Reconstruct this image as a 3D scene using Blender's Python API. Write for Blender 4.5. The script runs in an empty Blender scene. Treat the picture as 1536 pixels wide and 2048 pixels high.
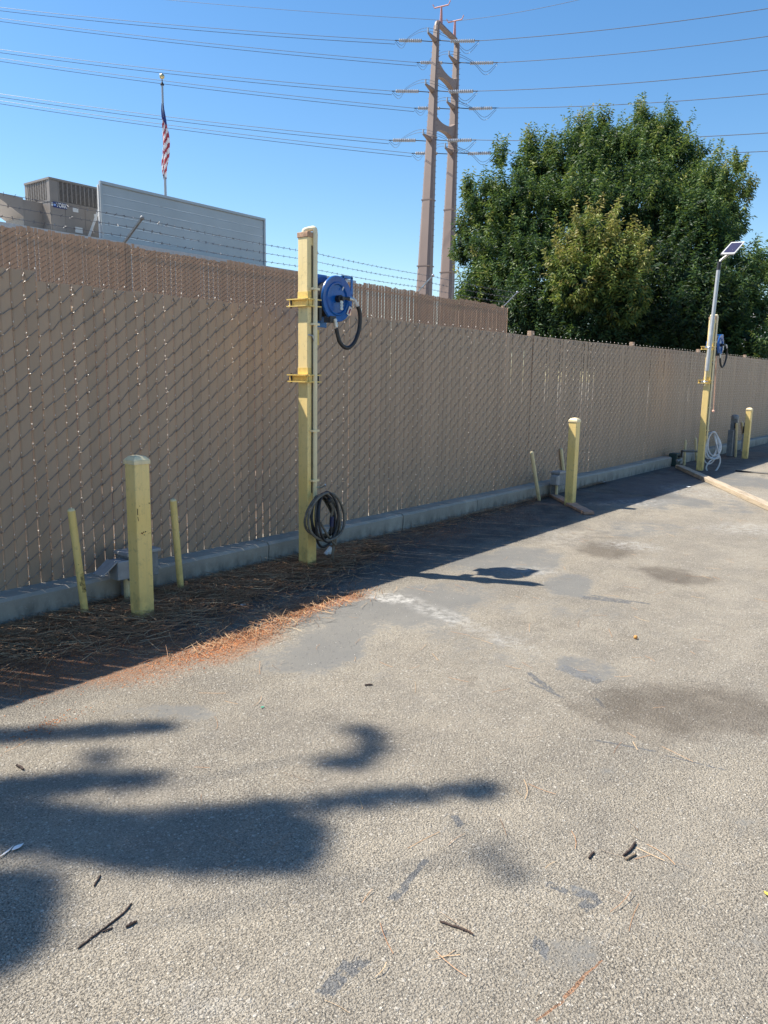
import bpy, math, random
import numpy as np
from mathutils import Vector, Matrix
random.seed(7); rng = np.random.default_rng(7)
scene = bpy.context.scene; COL = scene.collection

# ------------------------------------------------------------------ camera
F = 1550.0; CAM_H = 1.55
_down = np.array([616 - 768, 9950 - 1024, F]); _down /= np.linalg.norm(_down)
_fx = np.array([2000 - 768, 774 - 1024, F]); _fx -= _fx.dot(_down) * _down; _fx /= np.linalg.norm(_fx)
_up = -_down; _fy = np.cross(_up, _fx)
RW = np.array([_fx, _fy, _up])          # rows: world axes in camera space (x right, y down, z forward)
CAM = np.array([0, 0, CAM_H])
def ray(px, py): return RW @ np.array([(px - 768) / F, (py - 1024) / F, 1.0])
def ground(px, py, z=0.0): r = ray(px, py); return CAM + r * (z - CAM_H) / r[2]
def onY(px, py, Y): r = ray(px, py); return CAM + r * Y / r[1]
def onX(px, py, X): r = ray(px, py); return CAM + r * X / r[0]
def dep(px, py, d): return CAM + ray(px, py) * d
def proj(p):
    v = RW.T @ (np.asarray(p, float) - CAM); return 768 + F * v[0] / v[2], 1024 + F * v[1] / v[2], v[2]
cd = bpy.data.cameras.new('camera'); cam = bpy.data.objects.new('camera', cd); COL.objects.link(cam)
cd.sensor_fit = 'VERTICAL'; cd.sensor_height = 24.0; cd.lens = F / 2048 * 24.0
cd.clip_start = 0.05; cd.clip_end = 3000
right = RW @ np.array([1, 0, 0]); upv = RW @ np.array([0, -1, 0]); back = RW @ np.array([0, 0, -1])
M = Matrix.Identity(4)
for i in range(3): M[i][0], M[i][1], M[i][2], M[i][3] = right[i], upv[i], back[i], CAM[i]
cam.matrix_world = M
scene.camera = cam

# ------------------------------------------------------------------ light
SUN = np.array([-0.2283, 0.5229, 0.8212]); SUN /= np.linalg.norm(SUN)
world = bpy.data.worlds.new('World'); scene.world = world; world.use_nodes = True
wn = world.node_tree; wn.nodes.clear()
sky = wn.nodes.new('ShaderNodeTexSky'); sky.sky_type = 'NISHITA'; sky.sun_disc = False
sky.sun_elevation = math.asin(SUN[2]); sky.sun_rotation = math.atan2(SUN[0], SUN[1])
sky.altitude = 0; sky.air_density = 1.1; sky.dust_density = 0.3; sky.ozone_density = 2.2
hsv = wn.nodes.new('ShaderNodeHueSaturation'); hsv.inputs['Saturation'].default_value = 1.27
bg = wn.nodes.new('ShaderNodeBackground'); bg.inputs['Strength'].default_value = 0.094
wo = wn.nodes.new('ShaderNodeOutputWorld')
wn.links.new(sky.outputs[0], hsv.inputs['Color']); wn.links.new(hsv.outputs[0], bg.inputs[0]); wn.links.new(bg.outputs[0], wo.inputs[0])
sl = bpy.data.lights.new('sun', 'SUN'); sl.energy = 5.0; sl.angle = math.radians(0.53); sl.color = (1.0, 0.92, 0.79)
so = bpy.data.objects.new('sun', sl); COL.objects.link(so)
so.rotation_mode = 'QUATERNION'; so.rotation_quaternion = Vector(SUN).to_track_quat('Z', 'Y')
scene.view_settings.view_transform = 'Standard'; scene.view_settings.look = 'None'
scene.view_settings.exposure = 0.95; scene.view_settings.gamma = 1.0; scene.view_settings.use_curve_mapping = False
scene.render.engine = 'CYCLES'

# ------------------------------------------------------------------ materials
class NT:
    def __init__(s, name):
        s.m = bpy.data.materials.new(name); s.m.use_nodes = True; s.t = s.m.node_tree; s.t.nodes.clear()
        s.out = s.n('ShaderNodeOutputMaterial'); s.p = s.n('ShaderNodeBsdfPrincipled'); s.l(s.p.outputs[0], s.out.inputs[0])
        s.co = s.n('ShaderNodeTexCoord').outputs['Object']
    def n(s, t, **k):
        x = s.t.nodes.new(t)
        for a, b in k.items(): setattr(x, a, b)
        return x
    def l(s, a, b): s.t.links.new(a, b)
    def put(s, sock, v):
        if hasattr(v, 'is_linked') or hasattr(v, 'links'): s.l(v, sock)
        else: sock.default_value = (tuple(v) + (1,) if isinstance(v, (tuple, list)) and len(v) == 3 and sock.type == 'RGBA' else v)
    def math(s, op, a, b=0.0, c=None, clamp=False):
        x = s.n('ShaderNodeMath', operation=op, use_clamp=clamp); s.put(x.inputs[0], a); s.put(x.inputs[1], b)
        if c is not None: s.put(x.inputs[2], c)
        return x.outputs[0]
    def mapping(s, co=None, loc=(0,0,0), rot=(0,0,0), sc=(1,1,1), typ='POINT'):
        x = s.n('ShaderNodeMapping', vector_type=typ); s.l(co or s.co, x.inputs[0])
        x.inputs[1].default_value = loc; x.inputs[2].default_value = rot; x.inputs[3].default_value = sc
        return x.outputs[0]
    def noise(s, scale, detail=3, rough=.55, co=None, col=False, dist=0):
        x = s.n('ShaderNodeTexNoise'); s.l(co or s.co, x.inputs['Vector']); x.inputs['Scale'].default_value = scale
        x.inputs['Detail'].default_value = detail; x.inputs['Roughness'].default_value = rough; x.inputs['Distortion'].default_value = dist
        return x.outputs['Color' if col else 'Fac']
    def voro(s, scale, co=None, feature='F1', out='Distance', rnd=1.0):
        x = s.n('ShaderNodeTexVoronoi', feature=feature); s.l(co or s.co, x.inputs['Vector']); x.inputs['Scale'].default_value = scale
        x.inputs['Randomness'].default_value = rnd
        return x.outputs[out]
    def rng(s, v, a, b, c=0.0, d=1.0, smooth=False):
        x = s.n('ShaderNodeMapRange', interpolation_type='SMOOTHSTEP' if smooth else 'LINEAR'); s.put(x.inputs[0], v)
        for i, q in enumerate((a, b, c, d)): x.inputs[i + 1].default_value = q
        return x.outputs[0]
    def mix(s, f, a, b, mode='MIX'):
        x = s.n('ShaderNodeMix', data_type='RGBA', blend_type=mode); s.put(x.inputs[0], f); s.put(x.inputs[6], a); s.put(x.inputs[7], b)
        return x.outputs[2]
    def ramp(s, v, stops):
        x = s.n('ShaderNodeValToRGB'); s.put(x.inputs[0], v); e = x.color_ramp.elements
        e[0].position, e[0].color = stops[0][0], tuple(stops[0][1]) + (1,); e[1].position, e[1].color = stops[-1][0], tuple(stops[-1][1]) + (1,)
        for p, c in stops[1:-1]: q = e.new(p); q.color = tuple(c) + (1,)
        return x.outputs[0]
    def bump(s, h, strength=.3, dist=.01):
        x = s.n('ShaderNodeBump'); s.put(x.inputs['Height'], h); x.inputs['Strength'].default_value = strength; x.inputs['Distance'].default_value = dist
        s.l(x.outputs[0], s.p.inputs['Normal'])
    def fin(s, color, rough=.6, metal=0.0, spec=.5):
        s.put(s.p.inputs['Base Color'], color); s.put(s.p.inputs['Roughness'], rough); s.put(s.p.inputs['Metallic'], metal)
        s.p.inputs['Specular IOR Level'].default_value = spec
        return s.m
    def translucent(s, color, fac):
        tr = s.n('ShaderNodeBsdfTranslucent'); s.put(tr.inputs[0], color); mx = s.n('ShaderNodeMixShader'); mx.inputs[0].default_value = fac
        s.l(s.p.outputs[0], mx.inputs[1]); s.l(tr.outputs[0], mx.inputs[2]); s.l(mx.outputs[0], s.out.inputs[0])

def simple(name, col, rough=.55, metal=0, spec=.5, var=.18, nscale=9, bump=0.0, dirt=None):
    t = NT(name); n = t.noise(nscale, 4, .6)
    c = t.mix(t.rng(n, .3, .7), tuple(x * (1 - var) for x in col), tuple(min(1, x * (1 + var)) for x in col))
    if dirt: c = t.mix(t.math('MULTIPLY', t.rng(t.noise(nscale * 2.3, 5, .7), .52, .72), dirt[1]), c, dirt[0])
    if bump: t.bump(t.noise(nscale * 6, 3), bump, .004)
    return t.fin(c, rough, metal, spec)

def paint(name, col, pale, chip=.715):
    """old sun-faded yellow paint: blotchy, streaked down, chipped to rust and grimy"""
    t = NT(name)
    streak = t.noise(5, 4, .6, t.mapping(sc=(9, 9, .8)))
    blotch = t.noise(2.2, 3, .5)
    z = t.n('ShaderNodeSeparateXYZ'); t.l(t.co, z.inputs[0])
    fade = t.math('ADD', t.rng(z.outputs[2], .2, 2.6, 0, .62), t.math('MULTIPLY', t.math('SUBTRACT', blotch, .5), .9), clamp=True)
    c = t.mix(fade, col, pale)
    c = t.mix(t.rng(streak, .5, .8, 0, .3), c, (.42, .36, .18))
    c = t.mix(t.rng(t.noise(26, 5, .7), .56, .72, 0, .38), c, (.3, .25, .12))
    low = t.math('MULTIPLY', t.rng(z.outputs[2], 0.0, .22, 1, 0), t.rng(t.noise(14, 4, .6), .35, .65))
    c = t.mix(t.math('MULTIPLY', low, .65), c, (.12, .095, .055))
    ch = t.math('MULTIPLY', t.rng(t.noise(17, 6, .62), chip - .02, chip, 0, 1), t.rng(t.noise(1.7, 2), .45, .5))
    c = t.mix(ch, c, (.05, .018, .008))
    t.bump(t.math('SUBTRACT', t.noise(40, 4), t.math('MULTIPLY', ch, .8)), .25, .003)
    return t.fin(c, t.rng(streak, .3, .7, .42, .62))

m_yellow = paint('yellow_paint', (.86, .62, .21), (.90, .75, .44))
m_cream = paint('cream_paint', (.80, .65, .36), (.85, .75, .54), .8)
m_yplate = simple('yellow_plate_paint', (.78, .56, .17), .5, var=.15, nscale=20, dirt=((.35, .19, .05), .5))
m_rustcap = simple('rusty_cap', (.45, .27, .17), .8, var=.35, nscale=30, dirt=((.62, .55, .42), .8))
m_galv = simple('galvanised_steel', (.52, .53, .54), .38, .85, var=.2, nscale=30)
m_wire = simple('fence_wire', (.33, .262, .21), .36, .0, var=.3, nscale=25)
m_alu = simple('brushed_aluminium', (.47, .47, .46), .42, .35, var=.12, nscale=14)
m_black = simple('black_rubber', (.018, .018, .02), .48, var=.3, nscale=30)
m_hose = simple('worn_hose', (.13, .112, .085), .5, var=.45, nscale=22, dirt=((.26, .24, .19), .55))
m_hosegrey = simple('grey_hose', (.60, .60, .60), .5, var=.2, nscale=30, dirt=((.16, .15, .14), .5))
m_blue = simple('blue_enamel', (.005, .095, .36), .3, var=.25, nscale=8, dirt=((.02, .03, .09), .4))
m_bluelt = simple('blue_bracket_enamel', (.01, .14, .45), .35, var=.2, nscale=10)
m_dark = simple('dark_steel', (.035, .035, .038), .45, .3, var=.3, nscale=20)
m_white = simple('white_plastic', (.74, .73, .70), .5, var=.08, nscale=15, dirt=((.45, .42, .36), .5))
m_cop = simple('pink_cord', (.62, .38, .28), .6, var=.2, nscale=30)
m_boxgrey = simple('weathered_box_grey', (.22, .235, .245), .5, .2, var=.22, nscale=16, dirt=((.11, .11, .11), .6))
m_boxlid = simple('pale_box_lid', (.34, .345, .35), .4, .1, var=.15, nscale=18)
m_hvac = simple('taupe_unit_paint', (.235, .205, .18), .5, var=.07, nscale=1.2)
m_hvacdk = simple('louver_shadow_gap', (.05, .05, .052), .7, var=.2)
m_hvacslat = simple('unit_louver_slat', (.21, .185, .165), .5, var=.1)
m_screen = simple('grey_metal_siding', (.40, .43, .445), .42, .3, var=.07, nscale=.8, bump=.02)
m_trimwhite = simple('white_trim', (.66, .66, .65), .5, var=.06)
m_wall = simple('stucco_wall', (.50, .47, .43), .85, var=.08, nscale=1.5, bump=.3)
m_roof = simple('roof_membrane', (.55, .55, .54), .8, var=.12)
m_steeltan = simple('tan_tower_paint', (.205, .150, .130), .55, var=.07, nscale=.35)
m_insul = simple('grey_porcelain', (.36, .38, .42), .3, var=.1)
m_cond = simple('conductor_aluminium', (.13, .135, .15), .5, .4, var=.1)
m_bluelabel = simple('navy_nameplate', (.012, .022, .12), .4, var=.05)
m_label = simple('paper_label', (.62, .62, .60), .6, var=.12, nscale=40)
m_flagr = simple('flag_red', (.36, .035, .05), .8, var=.15); m_flagw = simple('flag_white', (.68, .66, .68), .8, var=.1); m_flagb = simple('flag_blue', (.02, .035, .16), .8, var=.15)
m_gold = simple('gold_ball', (.55, .46, .26), .25, .8, var=.1)
m_pole = simple('flagpole_metal', (.36, .36, .37), .4, .6, var=.08)
m_pv = simple('solar_cells', (.06, .055, .10), .12, .1, var=.2, nscale=20)
m_twig = simple('dark_twig', (.05, .032, .026), .85, var=.45, nscale=60, bump=.5)
m_twigpale = simple('peeled_twig', (.20, .15, .10), .85, var=.35, nscale=60, bump=.4)
m_pod = simple('orange_pod', (.55, .25, .06), .6, var=.3, nscale=80)
m_leafy = simple('yellow_leaf', (.62, .47, .08), .6, var=.2, nscale=60)
m_bark = simple('bark', (.11, .085, .065), .9, var=.4, nscale=6, bump=.6)
m_styro = simple('white_foam', (.80, .80, .78), .7, var=.06)

def mat_slat(name, col, tr=.10):
    t = NT(name); oi = t.n('ShaderNodeObjectInfo').outputs['Random']
    n = t.noise(4, 4, .6, t.mapping(sc=(6, 6, 1))); grime = t.noise(1.3, 3, .55)
    c = t.mix(oi, tuple(x * .93 for x in col), tuple(x * 1.07 for x in col))
    c = t.mix(t.rng(n, .45, .75, 0, .22), c, (.34, .29, .24))
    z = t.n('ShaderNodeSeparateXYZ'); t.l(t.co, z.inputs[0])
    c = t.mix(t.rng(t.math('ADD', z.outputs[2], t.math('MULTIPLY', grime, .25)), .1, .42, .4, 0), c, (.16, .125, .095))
    t.fin(c, .5, 0, .4)
    t.translucent(c, tr)
    return t.m
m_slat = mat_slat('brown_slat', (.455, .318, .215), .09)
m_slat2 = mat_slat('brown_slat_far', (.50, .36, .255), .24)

def mat_concrete():
    t = NT('old_concrete'); n = t.noise(3, 5, .6); z = t.n('ShaderNodeSeparateXYZ'); t.l(t.co, z.inputs[0])
    c = t.mix(t.rng(n, .3, .7), (.29, .265, .225), (.42, .38, .32))
    st = t.math('MULTIPLY', t.rng(t.noise(6, 4, .65, t.mapping(sc=(1.6, 1, .6))), .42, .66), t.rng(z.outputs[2], .03, .13, 1, .08))
    c = t.mix(t.math('MULTIPLY', st, .75), c, (.07, .065, .06))
    c = t.mix(t.rng(t.noise(60, 3), .6, .75, 0, .35), c, (.5, .49, .46))
    t.bump(t.noise(45, 5, .6), .4, .006)
    return t.fin(c, .88)
m_conc = mat_concrete()

def mat_wood(name, a, b, crack=.5):
    t = NT(name); g = t.noise(3, 5, .65, t.mapping(sc=(1.2, 22, 22)), dist=.4)
    c = t.mix(t.rng(g, .3, .7), a, b)
    cr = t.rng(t.noise(2.2, 4, .7, t.mapping(sc=(1.1, 30, 30))), .60, .66)
    c = t.mix(t.math('MULTIPLY', cr, crack), c, (.05, .035, .025))
    t.bump(t.math('SUBTRACT', g, cr), .5, .006)
    return t.fin(c, .85)
m_beam = mat_wood('bleached_timber', (.30, .24, .17), (.49, .41, .31), .8)
m_plank = mat_wood('cut_lumber', (.32, .19, .13), (.46, .30, .21), .3)

def mat_tone(name, stops, rough=.6, tr=0.0, trboost=1.0, spec=.4):
    t = NT(name); a = t.n('ShaderNodeAttribute', attribute_name='tone'); c = t.ramp(a.outputs['Fac'], stops); t.fin(c, rough, 0, spec)
    if tr:
        t.translucent(t.mix(.35, c, (.16, .22, .02)), tr)
    return t.m
m_needle = mat_tone('dry_needles', [(0, (.085, .036, .017)), (.35, (.21, .098, .045)), (.7, (.38, .215, .11)), (1, (.56, .40, .23))], .65)
m_chip = mat_tone('rust_litter', [(0, (.14, .045, .018)), (.5, (.36, .125, .045)), (1, (.56, .25, .10))], .85)
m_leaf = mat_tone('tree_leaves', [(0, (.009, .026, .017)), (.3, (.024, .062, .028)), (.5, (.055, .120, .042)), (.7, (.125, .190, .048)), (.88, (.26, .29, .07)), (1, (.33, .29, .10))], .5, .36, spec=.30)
m_pine = mat_tone('green_pine_needles', [(0, (.02, .04, .018)), (1, (.06, .09, .035))], .5)
m_grit = mat_tone('pale_grit', [(0, (.10, .09, .08)), (.5, (.3, .28, .25)), (1, (.62, .6, .56))], .85)

# ---- asphalt: marks are given in metres on the ground and stored per vertex of the ground sheet
# (photo x, photo y, half width, half height, tilt in degrees, softness, strength); turned into metres on the ground below
SEAL = [(800, 1230, 190, 60, -8, .6, .9), (680, 1285, 150, 48, -10, .6, .85), (930, 1290, 160, 36, 6, .7, .45), (1060, 1210, 170, 30, 0, .7, .42), (1010, 1120, 120, 30, -5, .5, .75), (900, 1185, 100, 24, 0, .5, .6), (1125, 1165, 55, 24, -5, .35, .8), (560, 1330, 95, 28, -10, .7, .45), (1330, 970, 200, 34, -8, .5, .75), (1480, 1010, 90, 22, 0, .6, .5),
        (1440, 1735, 110, 55, 0, .8, .42), (1510, 1690, 80, 50, 0, .7, .4), (1250, 1560, 140, 40, 0, .8, .3), (300, 1420, 160, 40, 0, .8, .35), (1480, 1880, 120, 60, 0, .8, .3), (640, 1600, 200, 50, 0, .8, .22), (1100, 1900, 110, 60, 0, .8, .42), (350, 1412, 70, 20, 0, .5, .6), (1170, 1345, 65, 26, 12, .35, .6), (1010, 1330, 120, 26, 5, .7, .4), (1290, 1060, 120, 18, 0, .6, .5), (1130, 1780, 60, 26, 0, .7, .4), (720, 1340, 120, 30, 0, .7, .3)]
STAIN = [(1390, 1444, 165, 82, 3, .40, .9), (1215, 1448, 90, 24, 24, .5, .6), (1310, 1492, 60, 12, 24, .5, .5), (1218, 1098, 58, 17, 6, .5, 1.0), (1200, 1080, 100, 30, 0, .55, .42), (1360, 1150, 78, 15, 10, .45, .95), (1290, 1135, 36, 9, 0, .5, .4), (1420, 1163, 40, 9, 0, .5, .55),
         (905, 1368, 12, 5, 0, .3, .5), (945, 1362, 21, 7, 0, .3, .6), (945, 1375, 14, 4, 0, .3, .5), (880, 1371, 8, 3, 0, .3, .4), (660, 1432, 20, 9, 0, .35, .35), (700, 1440, 18, 8, 0, .35, .3), (640, 1470, 14, 7, 0, .35, .25), (760, 1445, 10, 5, 0, .35, .25), (1240, 1180, 40, 8, 0, .5, .3), (1100, 1255, 200, 16, 6, .6, .22)]
WORN = [(785, 1196, 56, 10, 8, .5, .85), (900, 1240, 95, 13, 20, .5, .5), (1020, 1288, 60, 12, 20, .5, .4), (1270, 1092, 62, 9, 4, .5, .6), (1130, 1072, 60, 18, 0, .6, .35), (1480, 1056, 80, 12, 0, .5, .5), (1430, 985, 100, 9, 5, .6, .5), (400, 2000, 110, 50, 0, .7, .3), (1060, 1140, 60, 10, 0, .6, .35), (1250, 1005, 80, 8, -4, .6, .4)]
RUST = [(470, 1287, 100, 28, -14, .55, .9), (610, 1219, 85, 20, -12, .55, .8), (690, 1197, 52, 13, -4, .55, .75), (60, 1342, 130, 50, -4, .5, .95), (250, 1292, 170, 58, -6, .5, .85), (300, 1220, 260, 70, -10, .6, .5), (870, 1070, 110, 28, -8, .6, .6), (1030, 1022, 120, 24, -8, .6, .55), (1480, 906, 130, 16, -8, .6, .6), (90, 1455, 50, 24, 0, .7, .4), (1166, 1795, 8, 8, 0, .5, .5), (1400, 1145, 30, 8, 0, .7, .3)]
def ground_axis(parts):
    out = []
    for a, b_, st in parts: out += list(np.arange(a, b_, st))
    return np.array(out)
GX = ground_axis([(-400, -100, 60), (-100, -10, 15), (-10, 0.3, 1.0), (.3, 7.5, .03), (7.5, 14, .05), (14, 26, .12), (26, 80, 6), (80, 701, 60)])
GY = ground_axis([(-300, -60, 60), (-60, -4, 8), (-4, 0, .4), (0, 4.7, .03), (4.7, 10, .5), (10, 80, 10), (80, 701, 60)])
def ground_marks():
    X, Y = np.meshgrid(GX, GY, indexing='ij'); rs = np.random.default_rng(5); wx, wy = np.zeros_like(X), np.zeros_like(X)
    for k in range(14):
        fq = rs.uniform(1.5, 13); a = rs.uniform(0, 6.28); p1_, p2_ = rs.uniform(0, 6.28, 2); ph = (X * math.cos(a) + Y * math.sin(a)) * fq; wx += np.sin(ph + p1_) / fq; wy += np.cos(ph * 1.1 + p2_) / fq
    wx /= wx.std(); wy /= wy.std()
    def blob(px, py, hw, hh, tilt, soft, k):
        g = ground(px, py); c_, s_ = math.cos(math.radians(tilt)), math.sin(math.radians(tilt))
        a, b_ = (ground(px + hw * c_, py + hw * s_) - g)[:2], (ground(px - hh * s_, py + hh * c_) - g)[:2]
        inv = np.linalg.inv(np.stack([a, b_], 1)); amt = .26 * min(np.linalg.norm(a), np.linalg.norm(b_))
        dx, dy = X + wx * amt - g[0], Y + wy * amt - g[1]; d = np.hypot(inv[0, 0] * dx + inv[0, 1] * dy, inv[1, 0] * dx + inv[1, 1] * dy)
        u = np.clip((1 + soft - d) / (2 * soft), 0, 1); return k * u * u * (3 - 2 * u)
    A = {}
    for n_, L_ in (('seal', SEAL), ('stain', STAIN), ('worn', WORN), ('rust', RUST)):
        A[n_] = np.zeros_like(X)
        for q in L_: A[n_] = np.maximum(A[n_], blob(*q))
    A['fence_shade'] = np.clip((Y + wx * .07 + wy * .04 - 3.30) / .5, 0, 1) * np.clip((24 - X) / 6, 0, 1)   # fence shadow painted into the asphalt colour along the wall
    return X, Y, A
def mat_asphalt():
    t = NT('aged_asphalt'); co = t.co
    def attr(n): x = t.n('ShaderNodeAttribute', attribute_name=n); return x.outputs['Fac']
    fine = t.noise(220, 3, .6); mid = t.noise(7, 4, .6); big = t.noise(.55, 4, .55); streak = t.noise(1.1, 5, .6, t.mapping(rot=(0, 0, .12), sc=(.35, 2.6, 1)))
    def add(a, b): return b if a is None else t.math('MAXIMUM', a, b)
    warp = t.noise(9, 4, .65, col=True); wv = t.n('ShaderNodeVectorMath', operation='SUBTRACT'); t.l(warp, wv.inputs[0]); wv.inputs[1].default_value = (.5, .5, .5)
    wm = t.n('ShaderNodeVectorMath', operation='MULTIPLY_ADD'); t.l(wv.outputs[0], wm.inputs[0]); wm.inputs[1].default_value = (.035, .035, 0); t.l(co, wm.inputs[2]); wfl = wm.outputs[0]
    # binder and stones
    base = t.mix(t.rng(big, .34, .66), (.265, .232, .182), (.40, .352, .274))
    base = t.mix(t.rng(streak, .42, .68, 0, .5), base, (.43, .39, .32))
    base = t.mix(t.rng(mid, .50, .72, 0, .4), base, (.20, .182, .155))
    c_blot = t.rng(t.noise(2.3, 6, .68), .42, .62)
    base = t.mix(t.math('MULTIPLY', c_blot, .5), base, (.18, .165, .142))
    sn = t.math('ADD', t.math('MULTIPLY', t.math('SUBTRACT', t.noise(4.5, 6, .72), .5), 1.5), t.math('MULTIPLY', t.math('SUBTRACT', t.noise(38, 4, .7), .5), .9))
    seal = t.math('MULTIPLY', t.rng(t.math('ADD', attr('seal'), sn), .34, .66), t.rng(attr('seal'), .02, .2), clamp=True)
    fw = t.noise(120, 3, .6, col=True); f1 = t.n('ShaderNodeVectorMath', operation='SUBTRACT'); t.l(fw, f1.inputs[0]); f1.inputs[1].default_value = (.5, .5, .5)
    f2 = t.n('ShaderNodeVectorMath', operation='MULTIPLY_ADD'); t.l(f1.outputs[0], f2.inputs[0]); f2.inputs[1].default_value = (.010, .010, .0); t.l(co, f2.inputs[2]); wco = f2.outputs[0]
    wear = t.rng(t.noise(1.9, 6, .72), .36, .62)
    stone = t.voro(125, wco, out='Color'); sv = t.n('ShaderNodeSeparateColor'); t.l(stone, sv.inputs[0]); sd = t.voro(125, wco)
    s2_ = t.voro(240, wco, out='Color'); sv2 = t.n('ShaderNodeSeparateColor'); t.l(s2_, sv2.inputs[0]); sd2 = t.voro(240, wco)
    unseal = t.math('SUBTRACT', 1, t.math('MULTIPLY', seal, .9))
    lo_ = t.math('MULTIPLY', t.math('ADD', sv.outputs[1], t.math('MULTIPLY', wear, .35)), 1.0)
    show = t.math('MULTIPLY', t.math('MULTIPLY', t.rng(sd, .30, .56, 1, 0), t.rng(lo_, .35, .75)), unseal)
    pal = [(0, (.09, .077, .06)), (.25, (.23, .20, .16)), (.55, (.37, .33, .268)), (.8, (.52, .475, .395)), (1, (.74, .70, .61))]
    stcol = t.ramp(sv.outputs[0], pal); st2 = t.ramp(sv2.outputs[0], pal)
    big_st = t.voro(46, wco, out='Color'); bsv = t.n('ShaderNodeSeparateColor'); t.l(big_st, bsv.inputs[0])
    big_on = t.math('MULTIPLY', t.rng(bsv.outputs[1], .80, .85), t.rng(t.voro(46, wco), .26, .40, 1, 0))
    c = t.mix(t.math('MULTIPLY', t.math('MULTIPLY', t.rng(sd2, .3, .6, 1, 0), unseal), .50), base, st2)
    c = t.mix(t.math('MULTIPLY', show, .72), c, stcol)
    c = t.mix(t.math('MULTIPLY', big_on, t.math('SUBTRACT', .75, seal), clamp=True), c, t.mix(bsv.outputs[0], (.36, .33, .28), (.58, .54, .47)))
    crev = t.math('MULTIPLY', t.math('MULTIPLY', t.rng(t.noise(150, 4, .65), .54, .64), t.rng(wear, 0, 1, .4, 1)), t.math('SUBTRACT', 1, seal))
    c = t.mix(t.math('MULTIPLY', crev, .62), c, (.06, .05, .04))
    c = t.mix(t.math('MULTIPLY', seal, .78), c, (.110, .115, .115))
    c = t.mix(t.math('MULTIPLY', attr('fence_shade'), t.rng(t.noise(3.5, 5, .65), .25, .6, .45, .9)), c, (.055, .055, .056))
    # sharp flakes of old seal coat
    fl = None
    def flake(pa, pb, wd, skew=0.0):
        a, b_ = ground(*pa), ground(*pb); d = b_ - a; L_ = np.hypot(d[0], d[1]); m_ = (a + b_) / 2
        mp = t.mapping(wfl, loc=(m_[0], m_[1], 0), rot=(0, 0, math.atan2(d[1], d[0])), sc=(L_ / 2, wd / 2, 1), typ='TEXTURE')
        sp_ = t.n('ShaderNodeSeparateXYZ'); t.l(mp, sp_.inputs[0])
        yy = t.math('ADD', sp_.outputs[1], t.math('MULTIPLY', sp_.outputs[0], skew))
        return t.rng(t.math('MAXIMUM', t.math('ABSOLUTE', sp_.outputs[0]), t.math('ABSOLUTE', yy)), .96, 1.04, 1, 0)
    for q in [((655, 1992), (718, 1912), .045, .6), ((648, 1975), (700, 1925), .035, -.4), ((792, 1795), (850, 1716), .022, .7), ((785, 1800), (812, 1770), .03, .3), ((765, 1872), (776, 1862), .022), ((1145, 1785), (1195, 1790), .05, .5), ((1160, 1815), (1200, 1800), .04, -.4),
              ((1095, 1770), (1135, 1785), .03, .3), ((1115, 1335), (1205, 1362), .09, .5), ((1055, 1345), (1110, 1385), .03, .4), ((1060, 1365), (1125, 1395), .02), ((1190, 1395), (1208, 1415), .02), ((905, 1632), (925, 1652), .03, .3), ((1065, 1890), (1100, 1900), .05, .6), ((1190, 1480), (1310, 1502), .014), ((1330, 1510), (1450, 1540), .012), ((1160, 1195), (1260, 1203), .09, .4), ((1180, 1190), (1300, 1208), .03)]:
        fl = add(fl, flake(*q))
    fl = t.math('MULTIPLY', fl, t.rng(t.noise(42, 4, .7), .40, .47))
    c = t.mix(t.math('MULTIPLY', fl, .85), c, (.135, .142, .15))
    st = t.math('MULTIPLY', t.rng(t.math('ADD', attr('stain'), t.math('MULTIPLY', t.math('SUBTRACT', t.noise(7, 6, .72), .5), 1.5)), .15, .95), t.rng(attr('stain'), .0, .15))
    c = t.mix(t.math('MULTIPLY', st, .62, clamp=True), c, (.085, .064, .044))
    c = t.mix(t.math('MULTIPLY', attr('worn'), t.rng(t.noise(15, 5, .75), .42, .66)), c, (.60, .585, .55))
    ru = attr('rust')
    for q in [((1125, 1998), (1178, 1947), .012, .2), ((1072, 2046), (1125, 2000), .007), ((1175, 1950), (1205, 1920), .007)]: ru = add(ru, flake(*q))
    ru = t.math('MULTIPLY', t.rng(t.math('ADD', ru, t.math('MULTIPLY', t.math('SUBTRACT', t.noise(48, 6, .8), .5), 2.6)), .45, .95), t.rng(ru, .02, .25))
    c = t.mix(t.math('MULTIPLY', ru, .72), c, t.mix(t.noise(60, 2), (.22, .085, .032), (.46, .215, .09)))
    c = t.mix(t.rng(fine, .3, .7), t.mix(.18, c, (.02, .02, .02)), t.mix(.06, c, (.7, .7, .7)))
    h = t.math('ADD', t.math('MULTIPLY', t.math('ADD', t.math('MULTIPLY', t.rng(sd, .1, .62, 1, 0), .8), t.math('ADD', t.math('MULTIPLY', t.rng(sd2, .1, .6, 1, 0), .45), t.math('MULTIPLY', crev, -.8))), t.math('SUBTRACT', 1, t.math('MULTIPLY', seal, .85))), t.math('MULTIPLY', big_on, .5))
    h = t.math('ADD', h, t.math('MULTIPLY', t.noise(320, 2), .35))
    t.bump(h, 1.0, .0055)
    return t.fin(c, t.rng(seal, 0, 1, .9, .72), 0, .3)
m_asphalt = mat_asphalt()

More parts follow.
